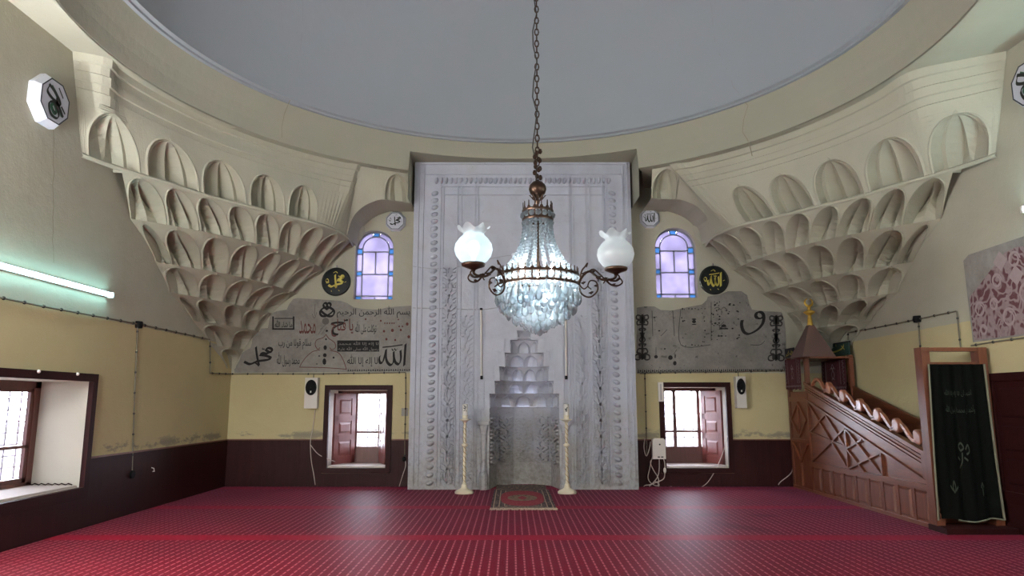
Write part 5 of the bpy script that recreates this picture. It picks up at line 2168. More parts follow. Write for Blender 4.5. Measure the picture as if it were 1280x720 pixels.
# arms with opal globes
def arm(az, lit, tall=0.0):
    d = Vector((math.cos(az), math.sin(az), 0))
    e = Vector((0, 0, 1))
    z0 = zl - 0.02
    P_ = lambda r, z: C0 + d * r + e * (z0 + z)
    a = MB()
    RG = 0.93
    # main scroll
    main = catmull([P_(0.47, 0.0), P_(0.54, 0.10), P_(0.62, 0.15), P_(0.70, 0.09), P_(0.77, 0.045), P_(0.86, 0.04), P_(0.92, 0.06), P_(RG, 0.10)], 5)
    a.tube(main, 0.014, 6)
    pieces = [
        [(0.49, 0.03), (0.52, -0.10), (0.62, -0.15), (0.71, -0.08), (0.70, 0.02), (0.63, 0.04), (0.60, -0.02), (0.64, -0.06)],
        [(0.50, 0.04), (0.53, 0.16), (0.57, 0.21), (0.60, 0.25), (0.585, 0.20)],
        [(0.56, 0.12), (0.50, 0.02), (0.55, -0.05), (0.60, -0.02)],
        [(0.60, 0.14), (0.67, 0.17), (0.74, 0.11), (0.80, 0.04), (0.78, 0.0)],
        [(0.80, 0.05), (0.87, -0.02), (0.95, -0.035), (1.00, 0.0), (0.97, 0.05), (0.93, 0.03)],
        [(0.86, 0.03), (0.93, 0.02), (0.97, 0.05), (0.95, 0.09), (0.91, 0.07)]]
    for p in pieces:
        q = catmull([P_(r, z) for r, z in p], 5)
        a.tube(q, 0.010, 5, radii=[0.012 - 0.005 * i / len(q) for i in range(len(q))])
    o = a.build('arm', M_BRONZE, ch, smooth=True)
    lf = MB()
    sd = Vector((-d.y, d.x, 0))
    for r, z, w in ((0.57, 0.13, 0.05), (0.66, 0.14, 0.045), (0.73, 0.07, 0.045), (0.64, -0.10, 0.04), (0.70, -0.02, 0.035), (0.55, 0.02, 0.04), (0.80, 0.05, 0.05), (0.84, 0.04, 0.04), (0.90, -0.02, 0.035)):
        c = P_(r, z)
        lf.add([c - d * w, c + e * w * 0.5 + sd * 0.012, c + d * w * 0.8 + e * w * 0.3, c - e * w * 0.5 - sd * 0.012], [(0, 1, 2), (0, 2, 3)])
        lf.add([c - e * w * 0.7, c + sd * 0.02, c + e * w * 0.7, c - sd * 0.02], [(0, 1, 2, 3)])
    lf.build('acanthus_leaf', M_BRONZE, o)['kind'] = 'stuff'
    c = P_(RG, 0.09)
    # shallow bronze cup under the globe
    cup = MB().lathe([(0.001, 0.0), (0.02, -0.01), (0.025, 0.01), (0.06, 0.025), (0.125, 0.05), (0.135, 0.075), (0.125, 0.085), (0.10, 0.08)], c, 24)
    cp = cup.build('cup', M_BRONZE, ch, smooth=True)
    # globe with ruffled rim
    rows = []
    prof = [(0.085, 0.085), (0.15, 0.11), (0.195, 0.17), (0.212, 0.235), (0.200, 0.30), (0.160, 0.36), (0.118, 0.40), (0.112, 0.425), (0.135, 0.455), (0.168, 0.485)]
    n = 40
    for i, (r, z) in enumerate(prof):
        f = max(0, (i - 6) / 3)
        rows.append([(c.x + r * (1 + 0.10 * f * math.cos(6 * 2 * PI * k / n)) * math.cos(2 * PI * k / n), c.y + r * (1 + 0.10 * f * math.cos(6 * 2 * PI * k / n)) * math.sin(2 * PI * k / n), c.z + z + 0.028 * f * math.sin(6 * 2 * PI * k / n + 0.5)) for k in range(n + 1)])
    gl = MB().grid(rows)
    g = gl.build('globe_shade', M_OPAL, ch, smooth=True)
    weld(g)
    MB().lathe([(0.022, 0.08), (0.024, 0.16), (0.055, 0.23), (0.062, 0.28), (0.045, 0.325), (0.001, 0.345)], c, 14).build('bulb', M_BULB2 if lit else M_BULBOFF, ch, smooth=True)
    return c


arm(math.radians(218), True)
arm(math.radians(340), False)
arm(math.radians(98), False)

# ------------------------------------------------------------------ tube lamp on the side wall
def tube_lamp(label, X, sgn, y0, y1, z, m_=M_TUBE):
    ft = thing('fluorescent_lamp', label, 'lamp', (X, (y0 + y1) / 2, z))
    bx = lambda a, b, c, d, e, f: MB().box(min(X + sgn * a, X + sgn * b), max(X + sgn * a, X + sgn * b), c, d, e, f)
    bx(0.002, 0.045, y0, y1, z - 0.03, z + 0.04).build('housing', M_WHITEP, ft)
    MB().tube([(X + sgn * 0.075, y0 + 0.03, z), (X + sgn * 0.075, y1 - 0.02, z)], 0.028, 12).build('tube', m_, ft, smooth=True)
    for y in (y0, y1):
        bx(0.002, 0.10, y - 0.02, y + 0.02, z - 0.04, z + 0.04).build('end_cap', M_WHITEP, ft)


tube_lamp('long lit fluorescent tube lamp on the side wall over the cable', WL, 1, -1.1, at_x(140, 370, WL + 0.07)[1], 3.052)
# the lamp outside the frame whose glow reaches the edge of the picture on the opposite wall, then unseen fill tubes added farther back
tube_lamp('lit fluorescent tube lamp over the end of the red scroll mural', WR, -1, -2.3, 0.06, 3.9, M_TUBE4)
tube_lamp('added fill tube on the side wall between the entrance and the long tube lamp', WL, 1, -4.9, -2.5, 3.052, M_FILL6)
tube_lamp('added fill tube on the side wall between the entrance and the red scroll mural', WR, -1, -5.5, -3.2, 4.2, M_FILL2)

# two more unseen fill tubes, added on the entrance wall, either side of the door
for x0, x1, lab in ((-5.6, -3.5, 'added fill tube on the entrance wall, on the side away from the minbar'), (3.1, 5.4, 'added fill tube on the entrance wall, on the side of the minbar')):
    ft = thing('fluorescent_lamp', lab, 'lamp', ((x0 + x1) / 2, WB, 3.1))
    MB().box(x0, x1, WB + 0.002, WB + 0.045, 3.07, 3.14).build('housing', M_WHITEP, ft)
    MB().tube([(x0 + 0.03, WB + 0.075, 3.1), (x1 - 0.03, WB + 0.075, 3.1)], 0.028, 12).build('tube', M_FILL3 if x0 < 0 else M_FILL5, ft, smooth=True)
    for x in (x0, x1):
        MB().box(x - 0.02, x + 0.02, WB + 0.002, WB + 0.10, 3.06, 3.14).build('end_cap', M_WHITEP, ft)

# slim unlit tubes hung upright either side of the niche
for px, where in ((601.5, 'on the mihrab, away from the minbar'), (707, 'on the mihrab, toward the minbar')):
    a, c = mq(px, 388), mq(px + (0.5 if px < 650 else 0.5), 473)
    t = thing('tube_light', 'slim unlit upright tube with black ends ' + where, 'lamp', (c[0], MY - 0.03, c[2]), 'upright tubes on the mihrab')
    MB().tube([(a[0], MY - 0.035, a[2]), (c[0], MY - 0.035, c[2] + 0.05)], 0.022, 8).build('tube', M_WHITEP, t, smooth=True)
    MB().tube([(c[0], MY - 0.035, c[2] - 0.02), (c[0], MY - 0.035, c[2] + 0.05)], 0.026, 8).build('end_cap', M_BLACK, t)
    MB().tube([(a[0], MY - 0.035, a[2]), (a[0], MY - 0.035, a[2] + 0.04)], 0.026, 8).build('end_cap', M_BLACK, t)

# ------------------------------------------------------------------ candlesticks
for bx_, px, lab in ((-1.11, 580, 'tall ivory twisted candlestick before the mihrab, on the side away from the minbar'), (0.725, 709, 'tall ivory twisted candlestick before the mihrab, on the side toward the minbar')):
    by = 4.75
    t = thing('candlestick', lab, 'candlestick', (bx_, by, 0), 'floor candlesticks by the mihrab')
    MB().lathe([(0.001, 0.0), (0.165, 0.0), (0.17, 0.025), (0.15, 0.05), (0.09, 0.075), (0.055, 0.10), (0.05, 0.14), (0.035, 0.17), (0.001, 0.17)], (bx_, by, 0), 28).build('base', M_CANDLE, t, smooth=True)
    rows = []
    for i in range(60):
        z = 0.17 + (1.27 - 0.17) * i / 59
        rows.append([(bx_ + (0.024 + 0.005 * math.cos(2 * (2 * PI * k / 12) + i * 0.7)) * math.cos(2 * PI * k / 12), by + (0.024 + 0.005 * math.cos(2 * (2 * PI * k / 12) + i * 0.7)) * math.sin(2 * PI * k / 12), z) for k in range(13)])
    MB().grid(rows).build('twisted_stem', M_CANDLE, t, smooth=True)
    tw = MB()
    for ph in (0, PI):
        tw.tube([(bx_ + 0.027 * math.cos(ph - i * 0.35), by + 0.027 * math.sin(ph - i * 0.35), 0.18 + (1.26 - 0.18) * i / 118) for i in range(119)], 0.0055, 4)
    tw.build('gilt_spiral', M_TWIST, t)
    MB().lathe([(0.025, 0.80), (0.04, 0.815), (0.06, 0.835), (0.06, 0.85), (0.035, 0.87), (0.025, 0.885)], (bx_, by, 0), 18).build('knop', M_CANDLE, t, smooth=True)
    MB().lathe([(0.025, 1.24), (0.05, 1.265), (0.10, 1.285), (0.105, 1.30), (0.05, 1.30), (0.045, 1.34), (0.055, 1.37), (0.001, 1.37)], (bx_, by, 0), 22).build('drip_pan', M_CANDLE, t, smooth=True)
    MB().lathe([(0.05, 1.37), (0.05, 1.56), (0.042, 1.57), (0.001, 1.57)], (bx_, by, 0), 18).build('candle', M_WHITEP, t, smooth=True)
    lt = MB()
    TC = lambda u, v: (bx_ + 0.0515 * math.sin(u), by - 0.0515 * math.cos(u), v)
    if px == 580:
        pen(lt, [[(-0.5, 1.55), (0.0, 1.53), (0.5, 1.50)], [(-0.5, 1.50), (0.1, 1.49), (0.4, 1.53)], [(-0.3, 1.545), (0.3, 1.46), (0.6, 1.44)], [(0.0, 1.46), (-0.4, 1.45)]], lambda u, v: TC(u, v), 0.02, thin=1.0)
    else:
        pen(lt, [[(-0.6, 1.55), (-0.5, 1.48), (0.2, 1.49)], [(0.0, 1.55), (0.1, 1.50), (0.5, 1.51)], [(0.5, 1.56), (0.45, 1.50)], [(-0.4, 1.46), (0.0, 1.44), (0.3, 1.46), (-0.1, 1.47), (-0.4, 1.44)]], lambda u, v: TC(u, v), 0.02, thin=1.0)
    lt.build('lettering', M_SCRIPT, t)

# ------------------------------------------------------------------ rug running into the niche
# local y runs from the fringed front edge into the niche
rx, ry = -0.085, 2.88
rg = thing('prayer_rug', 'dark bordered oriental rug with red medallion field and fringe, running into the mihrab', 'rug', (rx, ry, 0))
rows = []
for j in range(33):
    y = 3.05 * j / 32
    z = 0.014 + 0.006 * math.sin(y * 5)
    w = 0.5 if y < 2.3 else 0.47
    rows.append([(rx + w * (i / 6 - 1) if False else rx - w + 2 * w * i / 12, ry + y, z) for i in range(13)])
o = MB().grid(rows).build('pile', M_RUG, rg, smooth=True, origin=(rx, ry, 0))
fg = MB()
for i in range(70):
    x = rx - 0.5 + 1.0 * i / 69
    fg.tube([(x, ry + 0.01, 0.016), (x + rnd.uniform(-0.015, 0.015), ry - 0.05, 0.012), (x + rnd.uniform(-0.03, 0.03), ry - rnd.uniform(0.08, 0.11), 0.008)], 0.008, 4)
fg.build('fringe', M_FRINGE, rg)


# ------------------------------------------------------------------ speakers
def speaker(pxl, pxr, pyt, pyb, label):
    a, c = fr(pxl, pyt), fr(pxr, pyb)
    x0, x1, z0, z1 = a[0], c[0], c[2], a[2]
    t = thing('wall_speaker', label, 'speaker', ((x0 + x1) / 2, WF, z0), 'wall speakers beside the lower windows')
    MB().box(x0, x1, WF - 0.16, WF - 0.01, z0, z1).build('cabinet', M_WHITEP, t)
    w, h = x1 - x0, z1 - z0
    cx_, cz_ = (x0 + x1) / 2, z1 - h * 0.32
    ov = lambda r, y: [(cx_ + 0.44 * w * r * math.cos(2 * PI * k / 24), y, cz_ + 0.255 * h * r * math.sin(2 * PI * k / 24)) for k in range(25)]
    MB().grid([ov(1, WF - 0.16), ov(1, WF - 0.172), ov(0.75, WF - 0.178), ov(0.4, WF - 0.168), ov(0.01, WF - 0.172)]).build('grille', M_BLACK, t)
    bb = MB().box(cx_ - 0.012, cx_ + 0.012, WF - 0.182, WF - 0.17, cz_ - 0.17 * h, cz_ - 0.11 * h)
    bb.build('badge', M_WHITEP, t)
    MB().tube([(cx_, WF - 0.03, z1), (cx_, WF - 0.02, z1 + 0.09)], 0.008, 5).build('bracket', M_CLIP, t)


speaker(384.5, 398.5, 472.5, 510.5, 'pale wall speaker with black oval grille beside the window nearer the tube lamp')
speaker(916.5, 930.5, 471, 510, 'pale wall speaker with black oval grille between a lower window and the minbar')


# ------------------------------------------------------------------ cables
def cable(name, label, path, r, m_, clip=None, cat='cable', off=None, clipm=None, sm=True):
    p = catmull(path, 6) if sm and len(path) > 2 else [Vector(q) for q in path]
    t = thing(name, label, cat, tuple(path[0]))
    MB().tube(p, r, 6).build('sheath', m_, t)
    if clip:
        c = MB()
        acc = 0.1
        for a, b in zip(p, p[1:]):
            d = (b - a)
            L = d.length
            while acc < L:
                q = a + d * (acc / L)
                c.ball(tuple(q), r * 1.9, 6, 4)
                acc += clip
            acc -= L
        c.build('clip', clipm or M_CLIP, t)['kind'] = 'stuff'
    return t


lx = WL + 0.02
P = lambda px, py: at_x(px, py, lx)
cable('wall_cable', 'dark clipped cable running along the side wall under the tube lamp to the corner', [(lx, -3.0, 2.72)] + [P(1, 372), P(60, 384), P(120, 395), P(172, 405), P(215, 414), P(262, 424.5)], 0.012, M_CABLE, 0.33)
cable('wall_cable', 'clipped cable dropping down the side wall from the black junction box to a socket', [P(172, 406), P(170.5, 440), P(168, 500), P(165, 588)], 0.010, M_CABLE, 0.30)
j = P(173, 406)
t = thing('junction_box', 'black round junction box on the side wall cable', 'junction box', j)
MB().lathe([(0.0, 0.05), (0.055, 0.05), (0.065, 0.0), (0.055, -0.05), (0.0, -0.05)], j, 12).build('body', M_BLACK, t)
j = P(164, 593)
t = thing('wall_socket', 'black round socket low on the red dado below the hanging cable', 'socket', (WL + 0.03, j[1], j[2]))
MB().add([(WL + 0.024 + d, j[1] + r * math.cos(2 * PI * k / 16), j[2] + r * math.sin(2 * PI * k / 16)) for r, d in ((0.06, 0), (0.055, 0.03), (0.001, 0.03)) for k in range(16)],
         [(i * 16 + k, i * 16 + (k + 1) % 16, (i + 1) * 16 + (k + 1) % 16, (i + 1) * 16 + k) for i in range(2) for k in range(16)]).build('body', M_BLACK, t)
hk = P(189, 587)
tag(MB().tube([(WL + 0.02, hk[1], hk[2] + 0.03), (WL + 0.06, hk[1], hk[2] + 0.02), (WL + 0.06, hk[1] + 0.02, hk[2] - 0.03), (WL + 0.03, hk[1] + 0.03, hk[2] - 0.03)], 0.007, 5).build('wall_hook', M_WHITEP, None, origin=(WL, hk[1], hk[2])), 'small pale hook on the red dado beyond the black socket', 'hook')

f2 = WF - 0.02
F = lambda px, py: at_y(px, py, f2)
cable('wall_cable', 'dark clipped cable under the black calligraphy mural, turning down in the corner', [P(262.5, 426), P(262.8, 450), P(262.5, 466.5), (lx, WF - 0.05, F(300, 467.5)[2]), (WL + 0.05, f2, F(300, 467.5)[2]), F(330, 467.5), F(400, 467.5), F(450, 466.5), F(507, 465.5)], 0.011, M_CABLE, 0.30, sm=False)
cable('wall_cable', 'clipped cable dropping beside the mihrab past the window nearer the tube lamp', [F(507, 466), F(507, 500), F(506, 545), F(506, 572)], 0.010, M_CABLE, 0.30)
cable('wall_cable', 'dark clipped cable under the worn mural, from mihrab to minbar', [F(800, 467), F(860, 465.5), F(920, 464.8), F(985, 463.5)], 0.011, M_CABLE, 0.30)
cable('wall_cable', 'clipped cable dropping from the worn mural to the white power box', [F(806, 467), F(807, 500), F(808, 540), F(808.5, 568)], 0.010, M_CABLE, 0.32)
rx_ = WR - 0.02
Q = lambda px, py: at_x(px, py, rx_)
cable('wall_cable', 'dark clipped cable sloping up the side wall above the minbar', [Q(1060, 425), Q(1060, 416), Q(1100, 408.5), Q(1147, 399), Q(1195, 389)], 0.011, M_CABLE, 0.34, sm=False)
cable('wall_cable', 'short cable dropping from the junction box to the minbar gate', [Q(1148, 400), Q(1149, 420), Q(1151, 440)], 0.010, M_CABLE, 0.3)
cable('wall_cable', 'short cable dropping beside the red scroll mural to the top of the minbar gate', [Q(1196, 389), Q(1198, 410), Q(1201, 436)], 0.010, M_CABLE, 0.3)
cable('wall_cable', 'dark clipped cable under the red scroll mural', [Q(1214, 432), Q(1245, 427), Q(1280, 422), Q(1330, 414)], 0.011, M_CABLE, 0.34)
j = Q(1147, 399)
t = thing('junction_box', 'black round junction box on the side wall over the minbar gate', 'junction box', j)
MB().lathe([(0.0, 0.05), (0.06, 0.05), (0.07, 0.0), (0.06, -0.05), (0.0, -0.05)], j, 12).build('body', M_BLACK, t)

FW = lambda px, py, d=0.04: at_y(px, py, WF - d)
cable('loose_wire', 'thin pale wire hanging below the speaker down the red dado', [FW(394, 512), FW(391, 535), FW(388, 552), FW(389, 575), FW(392, 592), FW(394, 606)], 0.007, M_WIRE, cat='wire')
cable('loose_wire', 'pale wire looping from the red dado to the nearby window sill', [FW(388, 556), FW(397, 567), FW(408, 573), FW(419, 577, 0.07)], 0.007, M_WIRE, cat='wire')
cable('loose_wire', 'thin pale wire with a black plug hanging beside the mihrab base', [FW(506, 572), FW(507, 582), FW(503, 595), FW(499, 608)], 0.007, M_WIRE, cat='wire')
cable('loose_wire', 'pale wire lying against the dado from the open shutter to the floor', [FW(909, 545, 0.07), FW(904, 565, 0.06), FW(893, 590), FW(880, 607), FW(860, 612.5, 0.06), FW(838, 608)], 0.007, M_WIRE, cat='wire')
cable('loose_wire', 'pale wire hanging down the dado beside the minbar', [FW(991, 553), FW(991, 578), FW(989, 591), FW(976, 602), FW(973, 606)], 0.008, M_WIRE, cat='wire')
p_ = FW(505, 574)
tag(MB().ball(p_, 0.04, 10, 6, 1.3).build('plug', M_BLACK, None, origin=p_), 'small black plug hanging on the wire beside the mihrab', 'plug')
mw = lambda px, py: at_y(px, py, MY - 0.02)
cable('loose_wire', 'thin grey wire stretched over the mihrab at the height of the chandelier crown', [mw(516, 333), mw(545, 336), mw(575, 333), mw(620, 322), mw(648, 318)], 0.005, mat('grey_wire', srgb(150, 148, 150), 0.7), cat='wire')
cable('loose_wire', 'thin grey wire stretched over the mihrab above the slim tubes', [mw(516, 385), mw(560, 386), mw(602, 387), mw(640, 383), mw(708, 385)], 0.006, mat('grey_wire', srgb(150, 148, 150), 0.7), cat='wire')

# power box with its knot of cords
a, c = fr(813.5, 549), fr(830, 573)
pb_ = thing('power_box', 'pale power box fixed to the frame of the window nearer the minbar', 'power box', ((a[0] + c[0]) / 2, WF, c[2]))
yb = WF - 0.06
MB().box(a[0], c[0], yb - 0.12, yb, c[2], a[2]).build('case', M_WHITEP, pb_)
MB().box(a[0] + 0.02, c[0] - 0.02, yb - 0.10, yb, a[2], a[2] + 0.02).build('lid', M_WHITEP, pb_)
for k in (0.35, 0.62):
    x = a[0] + (c[0] - a[0]) * k
    MB().box(x, x + 0.045, yb - 0.124, yb - 0.118, c[2] + 0.03, c[2] + 0.05).build('port', M_BLACK, pb_)
MB().ball((a[0] + (c[0] - a[0]) * 0.55, yb - 0.122, a[2] - 0.09), 0.016, 8, 5).build('knob', M_BLACK, pb_)
G = lambda px, py, d=0.1: at_y(px, py, WF - d)
cords = [([(815, 572), (812, 586), (810, 597), (814, 604), (822, 607), (823, 598), (817, 588), (813, 578), (816, 573)], 'white cord looping low under the power box, nearest the mihrab'),
         ([(824, 573), (824, 586), (822, 596), (816, 604), (812, 608), (818, 612), (824, 606), (818, 601)], 'white cord knotted near the floor under the power box'),
         ([(829, 572), (831, 580), (831, 592), (829, 599), (820, 603), (812, 606), (806, 607), (803, 611)], 'white cord trailing from the power box toward the mihrab'),
         ([(806, 548), (805, 560), (808, 570), (812, 560), (813, 552)], 'thin cord looped beside the power box above the dado')]
for pts, lab in cords:
    cable('cord', lab, [G(x, y, 0.06 + 0.02 * math.sin(k)) for k, (x, y) in enumerate(pts)], 0.009, M_WIRE, cat='cord')
q = G(831, 588)
tag(MB().ball(q, 0.03, 8, 6, 1.8).build('inline_switch', M_WHITEP, None, origin=q), 'white inline switch on the cord under the power box', 'switch')
a, c = fr(821.5, 478), fr(828.5, 502)
sb = thing('switch_box', 'narrow white switch box at the upper corner of the window nearer the minbar', 'switch', (a[0], WF, c[2]))
MB().box(a[0], c[0], WF - 0.10, WF - 0.055, c[2], a[2]).build('case', M_WHITEP, sb)
MB().box(a[0] + 0.03, a[0] + 0.06, WF - 0.106, WF - 0.1, c[2] + 0.03, a[2] - 0.03).build('switch_strip', mat('grey_plastic', srgb(170, 168, 168), 0.5), sb)
# small grey patch box beside the mihrab
a, c = fr(502, 510), fr(510, 520)
tag(MB().box(a[0], c[0], WF - 0.012, WF - 0.002, c[2], a[2]).build('wall_plate', mat('grey_plate', srgb(150, 146, 140), 0.7), None, origin=((a[0] + c[0]) / 2, WF, c[2])), 'small grey plate on the yellow wall beside the mihrab', 'plate')

# ------------------------------------------------------------------ minbar
SX = 5.15            # plane of the visible side
YF, YM, YB = 1.15, 4.84, 5.70
mb_ = thing('minbar', 'carved oak pulpit staircase with scroll balustrade and lead coloured spire along the side wall', 'pulpit', (5.5, 3.4, 0))
AX = lambda px, py: at_x(px, py, SX)
W1 = 5.92


def part(mb, nm, m_=M_MINBAR, parent=mb_, **k):
    return mb.build(nm, m_, parent, **k)


# gate: two posts and rails
zt = at_y(1152, 435, YF)[2]
part(MB().box(SX - 0.06, SX + 0.05, YF - 0.12, YF + 0.04, 0, zt), 'gate_post', M_MINBARV)
part(MB().box(W1 - 0.08, W1 + 0.03, YF - 0.12, YF + 0.04, 0, zt), 'gate_post', M_MINBARV)
part(MB().box(SX - 0.04, W1, YF - 0.10, YF + 0.02, zt - 0.05, zt), 'gate_rail')
zr = at_y(1180, 456, YF)[2]
part(MB().box(SX - 0.04, W1, YF - 0.10, YF + 0.02, zr - 0.03, zr + 0.03), 'gate_rail')
part(MB().box(SX - 0.08, W1 + 0.04, YF - 0.35, YF + 0.04, 0, 0.07), 'gate_step', M_FRAME)

# sloped stringer
u0, u1 = AX(1016, 483), AX(1157, 564)
l0, l1 = AX(1018, 507), AX(1160, 604)
yA, yB_ = YM + 0.05, YF + 0.04
up = lambda y: u1[2] + (u0[2] - u1[2]) * (y - u1[1]) / (u0[1] - u1[1])
dn = lambda y: l1[2] + (l0[2] - l1[2]) * (y - l1[1]) / (l0[1] - l1[1])
st = MB().prism([(SX, yA, up(yA)), (SX, yB_, up(yB_)), (SX, yB_, dn(yB_)), (SX, yA, dn(yA))], (0.05, 0, 0))
stringer = part(st, 'stringer')
for f0, f1, d in ((0.0, 0.14, 0.035), (0.20, 0.27, 0.018), (0.33, 0.40, 0.024), (0.46, 0.52, 0.018), (0.90, 1.0, 0.035)):
    z = lambda y, f: up(y) + (dn(y) - up(y)) * f
    part(MB().prism([(SX - d, yA, z(yA, f0)), (SX - d, yB_, z(yB_, f0)), (SX - d, yB_, z(yB_, f1)), (SX - d, yA, z(yA, f1))], (d + 0.01, 0, 0)), 'moulding', M_MINBAR, stringer)
ye = yB_ + 0.12
part(MB().prism([(SX - 0.03, ye, up(ye)), (SX - 0.03, yB_, up(yB_)), (SX - 0.03, yB_, dn(yB_)), (SX - 0.03, ye, dn(ye))], (0.04, 0, 0)), 'moulding', M_MINBARV, stringer)
# far stringer against the wall and the steps
part(MB().prism([(W1 - 0.04, yA, up(yA)), (W1 - 0.04, yB_, up(yB_)), (W1 - 0.04, yB_, 0.02), (W1 - 0.04, yA, 0.02)], (0.03, 0, 0)), 'far_stringer')
for i in range(7):
    y = YF + 0.1 + (YM - YF - 0.1) * i / 7
    h = 0.2 + 1.15 * i / 6
    part(MB().box(SX + 0.06, W1 - 0.05, y, YM, h - 0.19, h), 'step')
# rail and panelled base
ZR = 0.505
part(MB().box(SX - 0.03, SX + 0.04, yB_, YM + 0.03, ZR - 0.04, ZR + 0.04), 'rail')
part(MB().box(SX - 0.02, SX + 0.04, yB_, YB, 0.0, 0.05), 'plinth')
part(MB().box(SX + 0.012, SX + 0.03, yB_, YM, 0.03, ZR), 'base_backing')
nP = 9
for i in range(nP):
    a = yB_ + 0.03 + (YM - yB_ - 0.03) * i / nP
    c = yB_ + 0.03 + (YM - yB_ - 0.03) * (i + 1) / nP
    part(MB().bevbox(SX - 0.012, SX + 0.012, a + 0.06, c - 0.06, 0.07, ZR - 0.06, 'x', 0.025), 'base_panel', M_MINBARV)
    part(MB().box(SX - 0.004, SX + 0.02, c - 0.045, c + 0.015, 0.05, ZR - 0.03), 'base_stile', M_MINBARV)
# triangle of lattice panels under the stringer
bk = MB().prism([(SX + 0.014, YM, ZR), (SX + 0.014, yB_, ZR), (SX + 0.014, yB_, dn(yB_) + 0.02), (SX + 0.014, YM, dn(YM) + 0.02)], (0.02, 0, 0))
lat = part(bk, 'lattice_panel')
bar = lambda p, q, w=0.028, d=0.022: None


def sidebar(p, q, w=0.026, d=0.024, parent=lat, nm='lattice_bar'):
    p, q = Vector((SX, *p)), Vector((SX, *q))
    ax = (q - p) / 2
    sd = ax.normalized().cross(Vector((1, 0, 0))) * (w / 2)
    m_ = MB().obox((p + q) / 2 + Vector((0.0, 0, 0)), ax, sd, Vector((d, 0, 0)))
    return part(m_, nm, M_MINBAR, parent)


ys_ = [YM, 3.42, 2.36]
for y in ys_[1:]:
    sidebar((y, ZR + 0.03), (y, dn(y) - 0.01), 0.05)
sidebar((YM - 0.02, ZR + 0.03), (YM - 0.02, dn(YM)), 0.05)
for (ya, yb_) in ((YM - 0.04, 3.42), (3.42, 2.36)):
    za, zb_ = dn(ya) - 0.02, dn(yb_) - 0.02
    zl_ = ZR + 0.04
    sidebar((ya, zl_), (yb_, zb_))
    sidebar((ya, za), (yb_, zl_))
    ym_, zm_ = (ya + yb_) / 2, (zl_ + (za + zb_) / 2) / 2
    if ya > 4:
        sidebar((ya, (za + zl_) / 2), (yb_, (zb_ + zl_) / 2 + 0.02))
        sidebar((ym_, dn(ym_) - 0.02), (ya, (za + zl_) / 2))
        sidebar((ym_, dn(ym_) - 0.02), (yb_, (zb_ + zl_) / 2))
    else:
        sidebar((ya, (za + zl_) / 2), (ym_, dn(ym_) - 0.02))
        sidebar((ya, (za + zl_) / 2), (ym_, zl_))

# scroll balustrade: six S-scrolls
prof_c = [(0.47, 0.005), (0.44, 0.045), (0.40, 0.085), (0.32, 0.155), (0.22, 0.195), (0.11, 0.175), (0.01, 0.11), (-0.09, 0.065), (-0.20, 0.085)]
prof_w = [0.015, 0.042, 0.028, 0.040, 0.046, 0.048, 0.048, 0.048, 0.042]


def scroll(yc):
    m_ = MB()
    pts, L, R = catmull([(0, y, z) for y, z in prof_c], 4), [], []
    nW = len(prof_w)
    for i, p in enumerate(pts):
        a, b_ = pts[max(i - 1, 0)], pts[min(i + 1, len(pts) - 1)]
        t = (b_ - a).normalized()
        nrm = Vector((0, -t.z, t.y))
        f = i / (len(pts) - 1) * (nW - 1)
        k = min(int(f), nW - 2)
        w = prof_w[k] + (prof_w[k + 1] - prof_w[k]) * (f - k)
        L.append(p + nrm * w / 2)
        R.append(p - nrm * w / 2)
    base = lambda p: (yc + p.y, up(yc + 0.0) + p.z - (0.0))
    x0, x1 = SX - 0.005, SX + 0.045
    sl = (u0[2] - u1[2]) / (u0[1] - u1[1])
    mp = lambda p, x: (x, yc + p.y, up(yc) + sl * p.y * 0.9 + p.z - 0.02)
    m_.grid([[mp(p, x0) for p in L], [mp(p, x0) for p in R], [mp(p, x1) for p in R], [mp(p, x1) for p in L], [mp(p, x0) for p in L]])
    o = weld(part(m_, 'scroll', M_SCROLL))
    vl = MB()
    cy_, cz_ = -0.235, 0.145
    cp = Vector((0, cy_, cz_))
    n = 18
    rr = 0.098
    ring = lambda r, x: [mp(cp + Vector((0, r * math.cos(2 * PI * k / n), r * math.sin(2 * PI * k / n))), x) for k in range(n + 1)]
    vl.grid([ring(0.001, x1), ring(rr, x1), ring(rr, x0 - 0.008), ring(rr * 0.75, x0 - 0.016), ring(0.001, x0 - 0.016)])
    part(vl, 'volute', M_SCROLL, o)
    return o


for px, py in ((1036, 479), (1054, 491), (1075, 500), (1097, 512.5), (1121, 525), (1148, 539)):
    scroll(at_x(px, py, SX)[1] + 0.26)

# pulpit box
PY0, PY1 = YM + 0.02, YB
zp = at_x(1010, 487, SX)[2] - 0.03
part(MB().box(SX + 0.012, SX + 0.04, PY0, PY1, 0.03, zp), 'pulpit_side', M_MINBARV)
part(MB().box(SX, W1, PY0, PY0 + 0.03, 1.3, zp - 0.1), 'pulpit_front', M_MINBARV)
for (x, y, top) in ((SX - 0.01, PY0 - 0.05, 2.45), (SX - 0.01, PY1 - 0.05, 2.45), (W1 - 0.06, PY0 - 0.25, 2.45), (W1 - 0.06, PY1 - 0.05, 2.45)):
    part(MB().box(x, x + 0.075, y, y + 0.075, 0.0, top), 'pulpit_post', M_MINBARV)
part(MB().box(SX - 0.012, SX + 0.03, PY0, PY1, 0.86, 0.92), 'pulpit_rail')
part(MB().box(SX - 0.012, SX + 0.03, PY0, PY1, 1.62, 1.70), 'pulpit_rail')
cy_ = (PY0 + PY1) / 2
